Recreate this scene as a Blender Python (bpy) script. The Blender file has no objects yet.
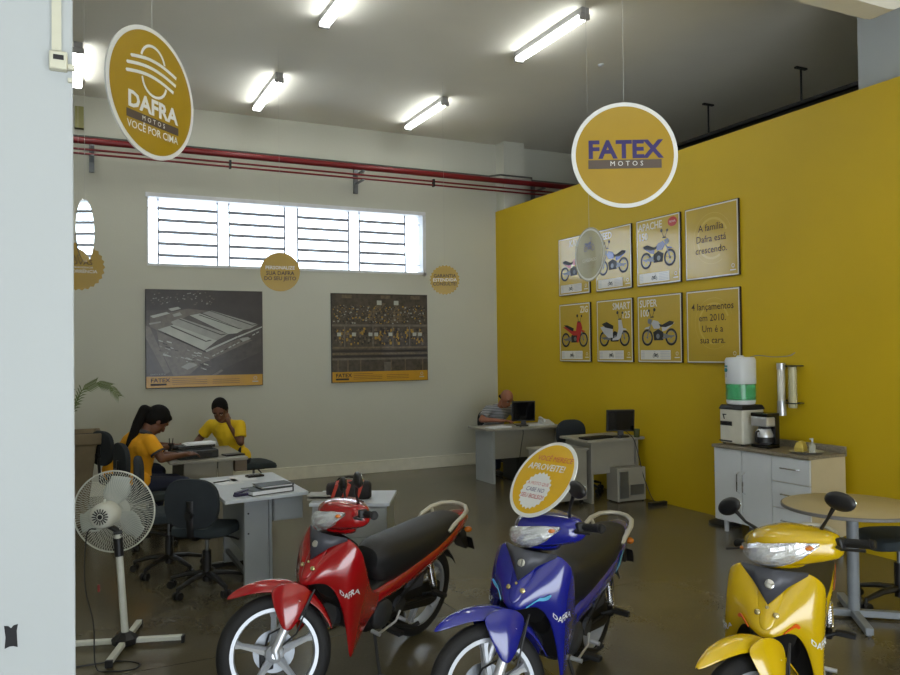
import bpy, bmesh, math, random
from mathutils import Vector, Matrix, Quaternion
R = math.radians; PI = math.pi
sc = bpy.context.scene; COL = sc.collection
random.seed(7)

# ---------------------------------------------------------------- camera
cam_d = bpy.data.cameras.new('camera'); cam = bpy.data.objects.new('camera', cam_d); COL.objects.link(cam)
cam_d.sensor_fit = 'HORIZONTAL'; cam_d.sensor_width = 36.0; cam_d.lens = 36.0 * 780 / 900
cam_d.clip_start = 0.02; cam_d.clip_end = 200
_y, _p, _r = R(26.04), R(0.965), R(-0.729)
_F = Vector((math.sin(_y) * math.cos(_p), math.cos(_y) * math.cos(_p), math.sin(_p)))
_R = Vector((math.cos(_y), -math.sin(_y), 0)); _U = _R.cross(_F)
_R2 = _R * math.cos(_r) + _U * math.sin(_r); _U2 = _U * math.cos(_r) - _R * math.sin(_r)
_m = Matrix.Identity(4)
for i in range(3):
    _m[i][0] = _R2[i]; _m[i][1] = _U2[i]; _m[i][2] = -_F[i]
_m.translation = Vector((0, 0, 1.8)); cam.matrix_world = _m
sc.camera = cam

# ---------------------------------------------------------------- world, daylight, exposure
w = bpy.data.worlds.new('daylight'); sc.world = w; w.use_nodes = True
bg = w.node_tree.nodes['Background']; bg.inputs[0].default_value = (0.86, 0.93, 1.0, 1); bg.inputs[1].default_value = 6.0

def area(name, loc, rot, sx, sy, power, color):
    d = bpy.data.lights.new(name, 'AREA'); d.shape = 'RECTANGLE'; d.size = sx; d.size_y = sy
    d.energy = power; d.color = color
    o = bpy.data.objects.new(name, d); COL.objects.link(o); o.location = loc; o.rotation_euler = rot
    return o
# daylight through the glazed shop front behind the photographer
area('shopfront_daylight', (0.4, -3.3, 1.05), (R(90), 0, 0), 7.0, 1.9, 30, (0.80, 0.90, 1.0))
area('ceiling_fill_light', (0.4, -2.1, 0.03), (R(180), 0, 0), 7.0, 2.6, 180, (1.0, 0.97, 0.90))  # added fill lamp near the floor, aimed up to brighten the ceiling
sc.view_settings.view_transform = 'Standard'; sc.view_settings.look = 'None'
sc.view_settings.gamma = 1.0; sc.view_settings.use_curve_mapping = False
sc.view_settings.exposure = 0.06

# ---------------------------------------------------------------- materials
_M = {}
def S(c):  # sRGB 0-255 -> linear
    out = []
    for v in c:
        v = v / 255.0
        out.append(v / 12.92 if v <= 0.04045 else ((v + 0.055) / 1.055) ** 2.4)
    return out
def mat(name, rgb, rough=0.5, metal=0.0, coat=0.0, var=0.06, scale=8.0, bump=0.0, bscale=60.0, alpha=1.0, trans=0.0, emit=0.0, coat_rough=0.03, spec=0.5, sheen=0.0):
    if name in _M: return _M[name]
    m = bpy.data.materials.new(name); m.use_nodes = True; nt = m.node_tree
    b = nt.nodes['Principled BSDF']; c = S(rgb)
    tc = nt.nodes.new('ShaderNodeTexCoord')
    n = nt.nodes.new('ShaderNodeTexNoise'); n.inputs['Scale'].default_value = scale; n.inputs['Detail'].default_value = 3
    nt.links.new(tc.outputs['Object'], n.inputs['Vector'])
    r = nt.nodes.new('ShaderNodeValToRGB')
    lo = [max(0, v * (1 - var)) for v in c]; hi = [min(1, v * (1 + var)) for v in c]
    r.color_ramp.elements[0].position = 0.3; r.color_ramp.elements[1].position = 0.7
    r.color_ramp.elements[0].color = (*lo, 1); r.color_ramp.elements[1].color = (*hi, 1)
    nt.links.new(n.outputs['Fac'], r.inputs['Fac']); nt.links.new(r.outputs['Color'], b.inputs['Base Color'])
    b.inputs['Roughness'].default_value = rough; b.inputs['Metallic'].default_value = metal
    b.inputs['Coat Weight'].default_value = coat; b.inputs['Coat Roughness'].default_value = coat_rough
    b.inputs['Specular IOR Level'].default_value = spec
    b.inputs['Transmission Weight'].default_value = trans; b.inputs['Alpha'].default_value = alpha
    if sheen: b.inputs['Sheen Weight'].default_value = sheen
    if emit:
        b.inputs['Emission Color'].default_value = (*c, 1); b.inputs['Emission Strength'].default_value = emit
    if bump:
        n2 = nt.nodes.new('ShaderNodeTexNoise'); n2.inputs['Scale'].default_value = bscale; n2.inputs['Detail'].default_value = 4
        nt.links.new(tc.outputs['Object'], n2.inputs['Vector'])
        bp = nt.nodes.new('ShaderNodeBump'); bp.inputs['Strength'].default_value = bump; bp.inputs['Distance'].default_value = 0.01
        nt.links.new(n2.outputs['Fac'], bp.inputs['Height']); nt.links.new(bp.outputs['Normal'], b.inputs['Normal'])
    _M[name] = m
    return m

M_wall = mat('white_plaster', (194, 195, 183), 0.85, var=0.02, scale=1.2, bump=0.08, bscale=40)
M_ceil = mat('ceiling_paint', (226, 224, 214), 0.9, var=0.04, scale=0.8, bump=0.1, bscale=25)
M_yel = mat('yellow_paint', (192, 163, 2), 0.55, var=0.03, scale=1.5, bump=0.05, bscale=30)
M_base = mat('cream_skirting', (222, 220, 204), 0.5)
M_pil = mat('pillar_paint', (166, 172, 174), 0.8, var=0.02, scale=1.0, bump=0.05, bscale=30)
M_blk = mat('black_plastic', (22, 22, 24), 0.45)
M_blkg = mat('glossy_black_plastic', (14, 14, 16), 0.15)
M_rub = mat('rubber', (16, 16, 17), 0.7, bump=0.2, bscale=120)
M_fab = mat('dark_office_fabric', (48, 53, 58), 0.95, bump=0.3, bscale=300, spec=0.3)
M_alu = mat('cast_aluminium', (196, 198, 202), 0.32, 0.6)
M_chr = mat('chrome', (225, 225, 228), 0.08, 1.0)
M_seatf = mat('grey_seat_fabric', (52, 60, 64), 0.9, bump=0.3, bscale=300, spec=0.3)
M_steel = mat('grey_steel', (120, 124, 128), 0.4, 0.7)
M_dst = mat('dark_steel', (45, 46, 48), 0.45, 0.6)
M_red = mat('red_pipe_paint', (112, 18, 24), 0.4)
M_desk = mat('grey_laminate', (158, 164, 168), 0.45, var=0.03)
M_deskt = mat('pale_laminate', (196, 204, 214), 0.3, var=0.02)
M_desk2 = mat('warm_grey_laminate', (150, 148, 138), 0.45, var=0.03)
M_white = mat('white_lacquer', (205, 210, 214), 0.35, var=0.02)
M_paper = mat('white_paper', (225, 228, 232), 0.8, var=0.02)

# polished concrete floor
def floor_mat():
    m = bpy.data.materials.new('polished_concrete'); m.use_nodes = True; nt = m.node_tree; b = nt.nodes['Principled BSDF']
    tc = nt.nodes.new('ShaderNodeTexCoord')
    n = nt.nodes.new('ShaderNodeTexNoise'); n.inputs['Scale'].default_value = 0.9; n.inputs['Detail'].default_value = 8; n.inputs['Roughness'].default_value = 0.5
    n3 = nt.nodes.new('ShaderNodeTexNoise'); n3.inputs['Scale'].default_value = 60; n3.inputs['Detail'].default_value = 2
    for q in (n, n3): nt.links.new(tc.outputs['Object'], q.inputs['Vector'])
    r = nt.nodes.new('ShaderNodeValToRGB'); e = r.color_ramp.elements
    e[0].position = 0.2; e[0].color = (*S((80, 74, 58)), 1); e[1].position = 0.8; e[1].color = (*S((112, 104, 83)), 1)
    nt.links.new(n.outputs['Fac'], r.inputs['Fac'])
    mx = nt.nodes.new('ShaderNodeMixRGB'); mx.blend_type = 'MULTIPLY'; mx.inputs[0].default_value = 0.25
    nt.links.new(r.outputs['Color'], mx.inputs[1]); nt.links.new(n3.outputs['Fac'], mx.inputs[2])
    # saw-cut joints every 2.4 m
    br = nt.nodes.new('ShaderNodeTexBrick'); br.inputs['Scale'].default_value = 1.0; br.offset = 0
    br.inputs['Brick Width'].default_value = 2.4; br.inputs['Row Height'].default_value = 2.4; br.inputs['Mortar Size'].default_value = 0.004
    br.inputs['Color1'].default_value = (1, 1, 1, 1); br.inputs['Color2'].default_value = (1, 1, 1, 1); br.inputs['Mortar'].default_value = (.55, .55, .55, 1)
    nt.links.new(tc.outputs['Object'], br.inputs['Vector'])
    m2 = nt.nodes.new('ShaderNodeMixRGB'); m2.blend_type = 'MULTIPLY'; m2.inputs[0].default_value = 1
    nt.links.new(mx.outputs[0], m2.inputs[1]); nt.links.new(br.outputs['Color'], m2.inputs[2])
    nt.links.new(m2.outputs[0], b.inputs['Base Color'])
    rr = nt.nodes.new('ShaderNodeMapRange'); rr.inputs[3].default_value = 0.13; rr.inputs[4].default_value = 0.30
    nt.links.new(n.outputs['Fac'], rr.inputs[0]); nt.links.new(rr.outputs[0], b.inputs['Roughness'])
    b.inputs['Specular IOR Level'].default_value = 0.55
    bp = nt.nodes.new('ShaderNodeBump'); bp.inputs['Strength'].default_value = 0.03
    nt.links.new(n3.outputs['Fac'], bp.inputs['Height']); nt.links.new(bp.outputs['Normal'], b.inputs['Normal'])
    return m
M_floor = floor_mat()

# ---------------------------------------------------------------- mesh builder
class MB:
    def __init__(self): self.v = []; self.f = []; self.fm = []; self.xf = None
    def add(self, vs, fs, m=None):
        o = len(self.v); mi = m
        for p in vs:
            p = Vector(p)
            if self.xf: p = self.xf(p)
            self.v.append(tuple(p))
        for f in fs: self.f.append([i + o for i in f]); self.fm.append(mi)
        return self
    def box(self, c, s, m=None, rot=None):
        x, y, z = (q / 2 for q in s); c = Vector(c)
        vs = [Vector((a, b, d)) for a in (-x, x) for b in (-y, y) for d in (-z, z)]
        if rot is not None: vs = [rot @ q for q in vs]
        return self.add([c + q for q in vs], [(0, 1, 3, 2), (4, 6, 7, 5), (0, 4, 5, 1), (2, 3, 7, 6), (0, 2, 6, 4), (1, 5, 7, 3)], m)
    def b2(self, a, b, m=None):
        return self.box([(a[i] + b[i]) / 2 for i in range(3)], [abs(b[i] - a[i]) for i in range(3)], m)
    def tube(self, pts, r, n=10, m=None, closed=False, cap=True, flat=1.0, flatdir=None):
        pts = [Vector(p) for p in pts]; k = len(pts)
        rs = r if isinstance(r, (list, tuple)) else [r] * k
        vs = []; prev = None
        for i, p in enumerate(pts):
            a = pts[i - 1] if (i > 0 or closed) else p
            b = pts[(i + 1) % k] if (i < k - 1 or closed) else p
            t = (b - a).normalized()
            if prev is None:
                u = flatdir if flatdir else (Vector((0, 0, 1)) if abs(t.z) < 0.9 else Vector((1, 0, 0)))
                u = Vector(u)
            else: u = prev
            u = (u - t * u.dot(t)).normalized(); prev = u; w_ = t.cross(u)
            for j in range(n):
                an = 2 * PI * j / n
                vs.append(p + u * math.cos(an) * rs[i] * flat + w_ * math.sin(an) * rs[i])
        fs = []
        for i in range(k if closed else k - 1):
            i2 = (i + 1) % k
            for j in range(n): fs.append((i * n + j, i * n + (j + 1) % n, i2 * n + (j + 1) % n, i2 * n + j))
        if cap and not closed:
            fs.append(tuple(range(n))[::-1]); fs.append(tuple((k - 1) * n + j for j in range(n)))
        return self.add(vs, fs, m)
    def cyl(self, a, b, r, n=16, m=None, r2=None): return self.tube([a, b], [r, r if r2 is None else r2], n, m)
    def lathe(self, prof, c=(0, 0, 0), axis='z', n=24, m=None, closed=False, d=None):
        # prof: (radius, along axis)
        c = Vector(c)
        if d is None: d = Vector({'x': (1, 0, 0), 'y': (0, 1, 0), 'z': (0, 0, 1)}[axis])
        d = Vector(d).normalized(); u = d.orthogonal().normalized() if axis == 'd' else Vector({'x': (0, 1, 0), 'y': (0, 0, 1), 'z': (1, 0, 0)}[axis]); w_ = d.cross(u)
        vs = []
        for (r, h) in prof:
            for j in range(n):
                an = 2 * PI * j / n
                vs.append(c + d * h + u * (math.cos(an) * r) + w_ * (math.sin(an) * r))
        fs = []; k = len(prof)
        for i in range(k if closed else k - 1):
            i2 = (i + 1) % k
            for j in range(n): fs.append((i * n + j, i * n + (j + 1) % n, i2 * n + (j + 1) % n, i2 * n + j))
        if not closed:
            if prof[0][0] > 1e-5: fs.append(tuple(range(n))[::-1])
            if prof[-1][0] > 1e-5: fs.append(tuple((k - 1) * n + j for j in range(n)))
        return self.add(vs, fs, m)
    def ell(self, c, s, m=None, n=16, k=10, rot=None):
        c = Vector(c); vs = []; fs = []
        for i in range(k + 1):
            a = PI * i / k
            for j in range(n):
                b = 2 * PI * j / n
                q = Vector((math.sin(a) * math.cos(b) * s[0], math.sin(a) * math.sin(b) * s[1], -math.cos(a) * s[2]))
                if rot is not None: q = rot @ q
                vs.append(c + q)
        for i in range(k):
            for j in range(n): fs.append((i * n + j, i * n + (j + 1) % n, (i + 1) * n + (j + 1) % n, (i + 1) * n + j))
        return self.add(vs, fs, m)
    def loft(self, rings, m=None, closed=True, cap=True):
        n = len(rings[0]); vs = [p for r in rings for p in r]; fs = []
        for i in range(len(rings) - 1):
            for j in range(n if closed else n - 1):
                fs.append((i * n + j, i * n + (j + 1) % n, (i + 1) * n + (j + 1) % n, (i + 1) * n + j))
        if cap and closed:
            fs.append(tuple(range(n))[::-1]); fs.append(tuple((len(rings) - 1) * n + j for j in range(n)))
        return self.add(vs, fs, m)
    def prism(self, poly, fn, h0, h1, m=None):
        # poly 2D points, fn(a, b, h) -> 3D
        n = len(poly)
        vs = [fn(a, b, h0) for a, b in poly] + [fn(a, b, h1) for a, b in poly]
        fs = [tuple(range(n))[::-1], tuple(range(n, 2 * n))] + [(j, (j + 1) % n, n + (j + 1) % n, n + j) for j in range(n)]
        return self.add(vs, fs, m)
    def flat(self, poly, lift, m=None):     # ngon on the local wall plane (x right, z up), facing -y
        return self.add([(a, -lift, b) for a, b in poly], [tuple(range(len(poly)))], m)
    def rect(self, x0, z0, x1, z1, lift, m=None): return self.flat([(x0, z0), (x1, z0), (x1, z1), (x0, z1)], lift, m)
    def ring2(self, cx, cz, r0, r1, lift, m=None, n=28, sx=1.0, a0=0, a1=2 * PI):
        vs = []; fs = []
        full = abs(a1 - a0 - 2 * PI) < 1e-6; k = n if full else n + 1
        for j in range(k):
            a = a0 + (a1 - a0) * j / n
            for r in (r0, r1): vs.append((cx + math.cos(a) * r * sx, -lift, cz + math.sin(a) * r))
        for j in range(n):
            q = (j + 1) % k; fs.append((2 * j, 2 * j + 1, 2 * q + 1, 2 * q))
        return self.add(vs, fs, m)
    def disc2(self, cx, cz, r, lift, m=None, n=32, sx=1.0):
        return self.flat([(cx + math.cos(2 * PI * j / n) * r * sx, cz + math.sin(2 * PI * j / n) * r) for j in range(n)], lift, m)
    def line2(self, a, b, wd, lift, m=None):
        a = Vector(a); b = Vector(b); d = (b - a).normalized(); q = Vector((-d.y, d.x)) * wd / 2
        return self.flat([a - q, b - q, b + q, a + q], lift, m)
    def text(self, s, size, c, lift=0.001, m=None, bold=0.0, rot=0.0, sx=1.0, align='CENTER', fn=None, spacing=1.0):
        vs, fs = text_geo(s, bold, align, spacing)
        ca, sa = math.cos(rot), math.sin(rot); out = []
        for x, y in vs:
            x = x * size * sx; y = y * size
            X = c[0] + x * ca - y * sa; Z = c[1] + x * sa + y * ca
            out.append(fn(X, Z) if fn else (X, -lift, Z))
        return self.add(out, fs, m)
    def build(self, name, m=None, parent=None, smooth=True, angle=40, bevel=0.0, sub=0, solid=0.0, segs=2, loc=None):
        me = bpy.data.meshes.new(name); me.from_pydata(self.v, [], self.f)
        slots = []; idx = []
        for q in self.fm:
            q = q or m
            if q not in slots: slots.append(q)
            idx.append(slots.index(q))
        for q in slots: me.materials.append(q)
        me.polygons.foreach_set('material_index', idx)
        me.update()
        if smooth:
            me.shade_smooth()
            if not sub: me.set_sharp_from_angle(angle=R(angle))
        bm = bmesh.new(); bm.from_mesh(me); 
        if not getattr(self, 'open', False): bmesh.ops.recalc_face_normals(bm, faces=bm.faces)
        bm.to_mesh(me); bm.free()
        o = bpy.data.objects.new(name, me); COL.objects.link(o)
        if parent is not None: o.parent = parent
        if loc is not None: o.location = loc
        if solid: s = o.modifiers.new('s', 'SOLIDIFY'); s.thickness = solid; s.offset = -1
        if sub: s = o.modifiers.new('u', 'SUBSURF'); s.levels = sub; s.render_levels = sub
        if bevel:
            b = o.modifiers.new('b', 'BEVEL'); b.width = bevel; b.segments = segs; b.limit_method = 'ANGLE'; b.angle_limit = R(40)
            b.harden_normals = False
        return o
_tc = {}
def text_geo(s, bold, align, spacing):
    k = (s, bold, align, spacing)
    if k in _tc: return _tc[k]
    cu = bpy.data.curves.new('t', 'FONT'); cu.body = s; cu.align_x = align; cu.align_y = 'CENTER'; cu.offset = bold; cu.resolution_u = 2; cu.space_character = spacing
    o = bpy.data.objects.new('t', cu); COL.objects.link(o)
    dg = bpy.context.evaluated_depsgraph_get(); dg.update()
    me = bpy.data.meshes.new_from_object(o.evaluated_get(dg))
    vs = [(v.co.x, v.co.y) for v in me.vertices]; fs = [tuple(p.vertices) for p in me.polygons]
    bpy.data.objects.remove(o); bpy.data.curves.remove(cu); bpy.data.meshes.remove(me)
    _tc[k] = (vs, fs)
    return _tc[k]
def thing(name, label, cat, loc=(0, 0, 0), rz=0.0, group=None):
    o = bpy.data.objects.new(name, None); o.empty_display_size = 0.1; COL.objects.link(o)
    o.location = loc; o.rotation_euler = (0, 0, rz); o['label'] = label; o['category'] = cat
    if group: o['group'] = group
    return o
def tag(o, label, cat, group=None):
    o['label'] = label; o['category'] = cat
    if group: o['group'] = group
    return o
def struct(o): o['kind'] = 'structure'; return o
def copy_tree(o, parent=None):
    c = o.copy(); COL.objects.link(c); c.parent = parent
    for ch in [q for q in bpy.data.objects if q.parent == o]: copy_tree(ch, c)
    return c

# ================================================================ THE ROOM
YB, XW, ZC, ZY = 10.96, 6.2, 5.12, 4.03
XL, YF, XR = -4.5, -3.6, 11.0
struct(MB().b2((XL, YF, -0.1), (XR, YB + .3, 0)).build('floor', M_floor, smooth=False))
struct(MB().b2((XL, YF, ZC), (XR, YB + .3, ZC + .1)).build('ceiling', M_ceil, smooth=False))
# back wall with a window opening
wx0, wx1, wz0, wz1 = 0.94, 4.91, 3.0, 3.89
b = MB()
b.b2((XL, YB, 0), (wx0, YB + .22, ZC)); b.b2((wx1, YB, 0), (XR, YB + .22, ZC))
b.b2((wx0, YB, 0), (wx1, YB + .22, wz0)); b.b2((wx0, YB, wz1), (wx1, YB + .22, ZC))
struct(b.build('wall_back', M_wall, smooth=False))
struct(MB().b2((XL - .2, YF, 0), (XL, YB, ZC)).build('wall_left', M_wall, smooth=False))
struct(MB().b2((XR, YF, 0), (XR + .2, YB, ZC)).build('wall_far_right', M_wall, smooth=False))
struct(MB().b2((XW, YF, 0), (XW + .12, YB, ZY)).build('wall_right', M_yel, smooth=False))
b = MB(); b.b2((XL, YF - .2, 2.55), (XR, YF, ZC)); b.b2((XL, YF - .2, 0), (-3.2, YF, 2.55)); b.b2((4.2, YF - .2, 0), (XR, YF, 2.55))
struct(b.build('wall_front', M_wall, smooth=False))
struct(MB().b2((XL, YB - .025, 0), (XW, YB, .17)).b2((XL, YB - .032, .165), (XW, YB, .18)).build('baseboard_back', M_base, bevel=.004, smooth=False))
# corner column behind the yellow partition, and the big column on the right
struct(MB().b2((6.22, 10.70, 0), (6.60, YB, ZC)).build('trim_1', M_wall, smooth=False))
struct(MB().b2((6.33, 3.7, 0), (6.85, 4.60, ZC)).build('trim_2', M_pil, smooth=False))
# downstand beam over the room on the right
b = MB()
pl = [(3.2, 5.12), (3.2, 4.36), (5.62, 4.36)] + [(5.62 + .26 * math.sin(a), 4.62 - .26 * math.cos(a)) for a in [R(q) for q in (15, 30, 45, 60, 75, 90)]] + [(5.88, 5.12)]
b.prism(pl, lambda a, c, h: (a, h, c), 3.82, 4.02)
struct(b.build('trim_3', M_ceil, angle=50))
# near pillar on the left with its conduit, box and empty socket
struct(MB().b2((-1.3, 2.2, 0), (0.012, 2.62, ZC)).build('trim_4', M_pil, smooth=False, bevel=.004))
t = thing('surface_conduit', 'cream surface conduit with small junction box high on the near left pillar', 'conduit', (-.02, 2.2, 2.53))
MB().b2((-.016, -.012, .04), (.006, 0, 2.5)).b2((.02, -.010, -.035), (.03, 0, -.025)).build('channel', mat('cream_plastic', (188, 188, 170), .5), t, smooth=False)
jb = MB().box((-.001, -.014, .012), (.042, .028, .046)).build('junction_box', _M['cream_plastic'], t, bevel=.004)
MB().box((-.001, -.0285, .018), (.024, .002, .012)).build('socket_slot', M_blk, jb, smooth=False)
MB().b2((.015, -.02, -.006), (.036, 0, .008)).build('elbow', _M['cream_plastic'], t, bevel=.003)
hole = MB().prism([(-.014, -.028), (-.004, -.024), (.004, -.024), (.014, -.028), (.013, -.01), (.012, .012), (.015, .028), (.005, .026), (0, .02), (-.006, .026), (-.015, .028), (-.012, 0)],
                  lambda a, c, h: (a, h, c), -.0015, .002).build('empty_socket_hole', mat('dark_hole', (30, 30, 34), .9), smooth=False, loc=(-.13, 2.2, 1.115))
tag(hole, 'small dark empty socket hole low on the near white pillar', 'socket')

# window: frame, mullions, security bars, glass
M_wf = mat('window_white_metal', (215, 218, 222), 0.4)
M_bar = mat('window_grey_bar', (150, 154, 166), 0.5)
M_glass = mat('window_glass', (235, 242, 248), 0.02, trans=1.0, var=0)
win = struct(MB().b2((wx0 - .03, YB - .03, wz1 - .006), (wx1 + .03, YB + .24, wz1 + .05)).b2((wx1 - .006, YB - .012, wz0 - .04), (wx1 + .045, YB + .24, wz1 + .05))
             .b2((wx0 - .012, YB - .012, wz0 - .03), (wx1 + .045, YB + .24, wz0 + .006)).b2((wx0 - .012, YB - .01, wz0), (wx0 + .006, YB + .24, wz1))
             .build('window_1', M_wf, smooth=False))
fr = MB(); yb = YB + .12
nun = 4; uw = (wx1 - wx0) / nun
xs = [(1.08, 1.85), (2.01, 2.79), (2.98, 3.75), (3.92, 4.66)]
def barv(x, z0=wz0, z1=wz1, t=.02): fr.b2((x - t / 2, yb - .01, z0), (x + t / 2, yb + .01, z1))
for (a, c) in xs:
    barv(a); barv(c)
    for k in range(5):
        z = wz0 + .13 + k * (wz1 - wz0 - .26) / 4
        fr.b2((a, yb - .012, z - .02), (c, yb + .012, z + .02))
for z in (wz0 + .13, wz1 - .13): fr.b2((wx0, yb - .006, z - .005), (wx1, yb + .006, z + .005))
wfo = fr.build('window_bars', M_bar, win, smooth=False)
MB().b2((wx0, yb + .04, wz0), (wx1, yb + .046, wz1)).build('window_glass', M_glass, win, smooth=False)

# fire pipes along the back wall
def pipe(name, label, y, z, r, m, x0=-4.3, x1=XR - .1):
    o = MB().cyl((x0 , 0, 0), (x1, 0, 0), r, 14, ).build(name, m, loc=(0, y, z)); return tag(o, label, 'pipe')
pipe('sprinkler_main', 'thick red fire pipe running along the top of the white back wall', 10.62, 4.46, .042, M_red)
pipe('sprinkler_branch', 'upper of the two thin red pipes under the thick red pipe', 10.63, 4.355, .014, M_red)
pipe('sprinkler_branch', 'lower of the two thin red pipes under the thick red pipe', 10.63, 4.30, .014, M_red)
g = MB(); g.tube([(-4.3, 0, 0), (6.0, 0, 0)], .014, 8); g.tube([(6.0, 0, 0), (6.12, -.16, .0), (6.7, -.16, .0), (6.8, 0, 0), (XR - .1, 0, 0)], .014, 8)
tag(g.build('electric_conduit', mat('grey_conduit', (96, 96, 92), .5), loc=(0, 10.80, 4.56)), 'thin grey conduit above the red pipes bending around the corner column', 'conduit')
for x, lab in ((.27, 'grey pipe bracket on the back wall nearest the pillar'), (3.82, 'grey pipe bracket on the back wall above the barred window'), (6.9, 'grey pipe bracket just beyond the corner column')):
    t = thing('pipe_bracket', lab, 'bracket', (x, YB, 4.2), 0, 'brackets carrying the red pipes')
    MB().b2((-.03, -.05, -.06), (.03, 0, .38)).build('wall_plate', M_steel, t, smooth=False)
    MB().b2((-.02, -.38, .19), (.02, 0, .215)).b2((-.02, -.38, .07), (.02, -.0, .085)).build('arm', M_steel, t, smooth=False)
for x, lab in ((1.95, 'small clamp joining the thin red pipes near the round yellow logo sign'), (4.95, 'small clamp joining the thin red pipes beyond the barred window')):
    tag(MB().b2((-.012, -.03, -.05), (.012, .03, .06)).build('pipe_clamp', M_dst, loc=(x, 10.63, 4.325), smooth=False), lab, 'clamp', 'pipe clamps')

# fluorescent ceiling battens
M_tube = mat('fluorescent_tube', (250, 252, 248), 0.4, var=0, emit=23.0)
M_bat = mat('batten_grey', (150, 150, 150), 0.5)
def batten(x, y, lab):
    t = thing('ceiling_light', lab, 'ceiling light', (x, y, ZC), 0, 'fluorescent ceiling lights')
    MB().b2((-.045, -.64, -.06), (.045, .64, -.0)).build('housing', M_bat, t, bevel=.006)
    for s in (-1, 1):
        MB().cyl((s * .035, -.60, -.085), (s * .035, .60, -.085), .017, 12).build('tube', M_tube, t)
    for s in (-1, 1):
        MB().b2((-.055, s * .60, -.115), (.055, s * .635, -.06)).build('end_cap', M_bat, t, bevel=.004)
for x, y, lab in ((.10, 9.72, 'twin tube ceiling light beside the near white pillar'), (2.25, 9.75, 'twin tube ceiling light at the back, right of the oval logo sign'),
                  (4.43, 9.75, 'twin tube ceiling light at the back, above the right end of the barred window'),
                  (4.52, 6.80, 'largest twin tube ceiling light, left above the circular name sign'),
                  (2.28, 6.80, 'twin tube ceiling light cut off by the top edge'),
                  (.10, 6.80, 'twin tube ceiling light hidden behind the pillar'),
                  (.10, 3.5, 'twin tube ceiling light overhead left'), (2.28, 3.1, 'twin tube ceiling light overhead centre'), (4.5, 1.9, 'twin tube ceiling light overhead right'),
                  (9.3, 4.2, 'twin tube ceiling light beyond the yellow partition, farther one'), (9.3, 1.9, 'twin tube ceiling light beyond the yellow partition, nearer one')):
    batten(x, y, lab)
tag(MB().lathe([(.035, 0), (.035, -.01), (.015, -.025), (0, -.028)], n=16).build('smoke_detector', M_white, loc=(5.6, 7.35, ZC)), 'tiny pale smoke detector on the ceiling above the circular name sign', 'detector')
# tray hung on rods behind the yellow partition
t = thing('cable_tray', 'dark cable tray hanging on rods above the yellow partition', 'cable tray', (7.85, 7.2, 4.66))
MB().b2((-.1, -6, -.03), (.1, 3.5, -.01)).b2((-.1, -6, -.03), (-.09, 3.5, .03)).b2((.09, -6, -.03), (.1, 3.5, .03)).build('tray', M_dst, t, smooth=False)
for y in (-3.9, -2.3, -.75, .75, 2.3):
    MB().cyl((0, y, 0), (0, y, .46), .012, 8).b2((-.09, y - .02, .44), (.09, y + .02, .46)).build('hanger_rod', M_dst, t)
# bracket thing under the left-most light
tag(MB().b2((-.05, -.02, -.3), (.05, .02, -.02)).b2((-.05, -.03, -.3), (.05, .05, -.22)).build('wall_sensor', mat('olive_plastic', (130, 128, 70), .5), loc=(.13, YB - .05, 4.98), smooth=False), 'small olive box high on the back wall by the pillar', 'sensor')

# ================================================================ HANGING SIGNS
M_sy = mat('sign_yellow', (160, 130, 22), 0.32, coat=.5, var=.02)
M_so = mat('sign_orange', (164, 132, 22), 0.35, coat=.5, var=.02)
M_sw = mat('sign_white', (214, 216, 214), 0.4, var=.02)
M_sg = mat('sign_grey', (82, 70, 62), 0.4)
M_sn = mat('sign_navy', (44, 34, 96), 0.4)
M_sd = mat('sign_dark_text', (70, 40, 22), 0.5)
M_pt2 = mat('sign_brown_text', (42, 24, 14), 0.6)
M_thr = mat('thread', (180, 180, 175), .6)
def disc_sign(name, label, pos, r, face_to, bd_m, rim=0.0, teeth=0, hang=True, group=None, thick=.006, tilt=None):
    d = Vector(face_to) - Vector(pos); rz = math.atan2(d.y, d.x) + PI / 2
    t = thing(name, label, 'sign', pos, rz, group)
    n = 96 if not teeth else teeth * 2
    def pt(j, rr): 
        a = 2 * PI * j / n
        if teeth and j % 2: rr = rr * .93
        return (math.cos(a) * rr, math.sin(a) * rr)
    b = MB(); b.prism([pt(j, r) for j in range(n)], lambda a, c, h: (a, h, c), -thick / 2, thick / 2)
    b.build('board', M_sw if rim else bd_m, t, smooth=False)
    if hang:
        L = ZC - pos[2]
        MB().cyl((0, 0, r * .95), (0, 0, L), .0012, 5).build('thread', M_thr, t)
    return t, -1
def arc_line(b, pts, wd, lift, m):
    for i in range(len(pts) - 1):
        b.line2(pts[i], pts[i + 1], wd, lift, m)
        b.disc2(pts[i][0], pts[i][1], wd / 2, lift + .00005, m, 10)
# DAFRA logo sign (left)
pos = (0.35, 3.81, 3.0)
t, _ = disc_sign('logo_sign', 'oval yellow hanging sign with white globe logo and slogan', pos, .300, (0.35 + .72, 3.81 - .695, 3), M_sy, rim=1, thick=.008)
b = MB(); b.disc2(0, 0, .322, .005, M_sy, 96)
g = .0062
b.ring2(0, .155, .088, .102, g, M_sw, 24, a0=R(15), a1=R(165))
for (z0, z1, x0, x1) in ((.15, 0, -.165, .19), (.107, 0, -.195, .185), (.064, 0, -.2, .165)):
    pts = [(x0 + (x1 - x0) * k / 10, z0 + (z1 - z0) * 0 + .028 * math.sin(PI * k / 10) + (-.008) * (k / 10)) for k in range(11)]
    arc_line(b, pts, .017, g, M_sw)
pts = [(.095 * math.cos(R(a)) + .01, .07 + .085 * math.sin(R(a))) for a in range(185, 351, 15)]
arc_line(b, pts, .014, g, M_sw)
b.text('DAFRA', .115, (0, -.078), g, M_sw, bold=.035, sx=1.08)
b.rect(-.205, -.172, .205, -.13, g, M_sg)
b.text('MOTOS', .034, (0, -.151), g + .001, M_sw, spacing=1.9)
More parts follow.
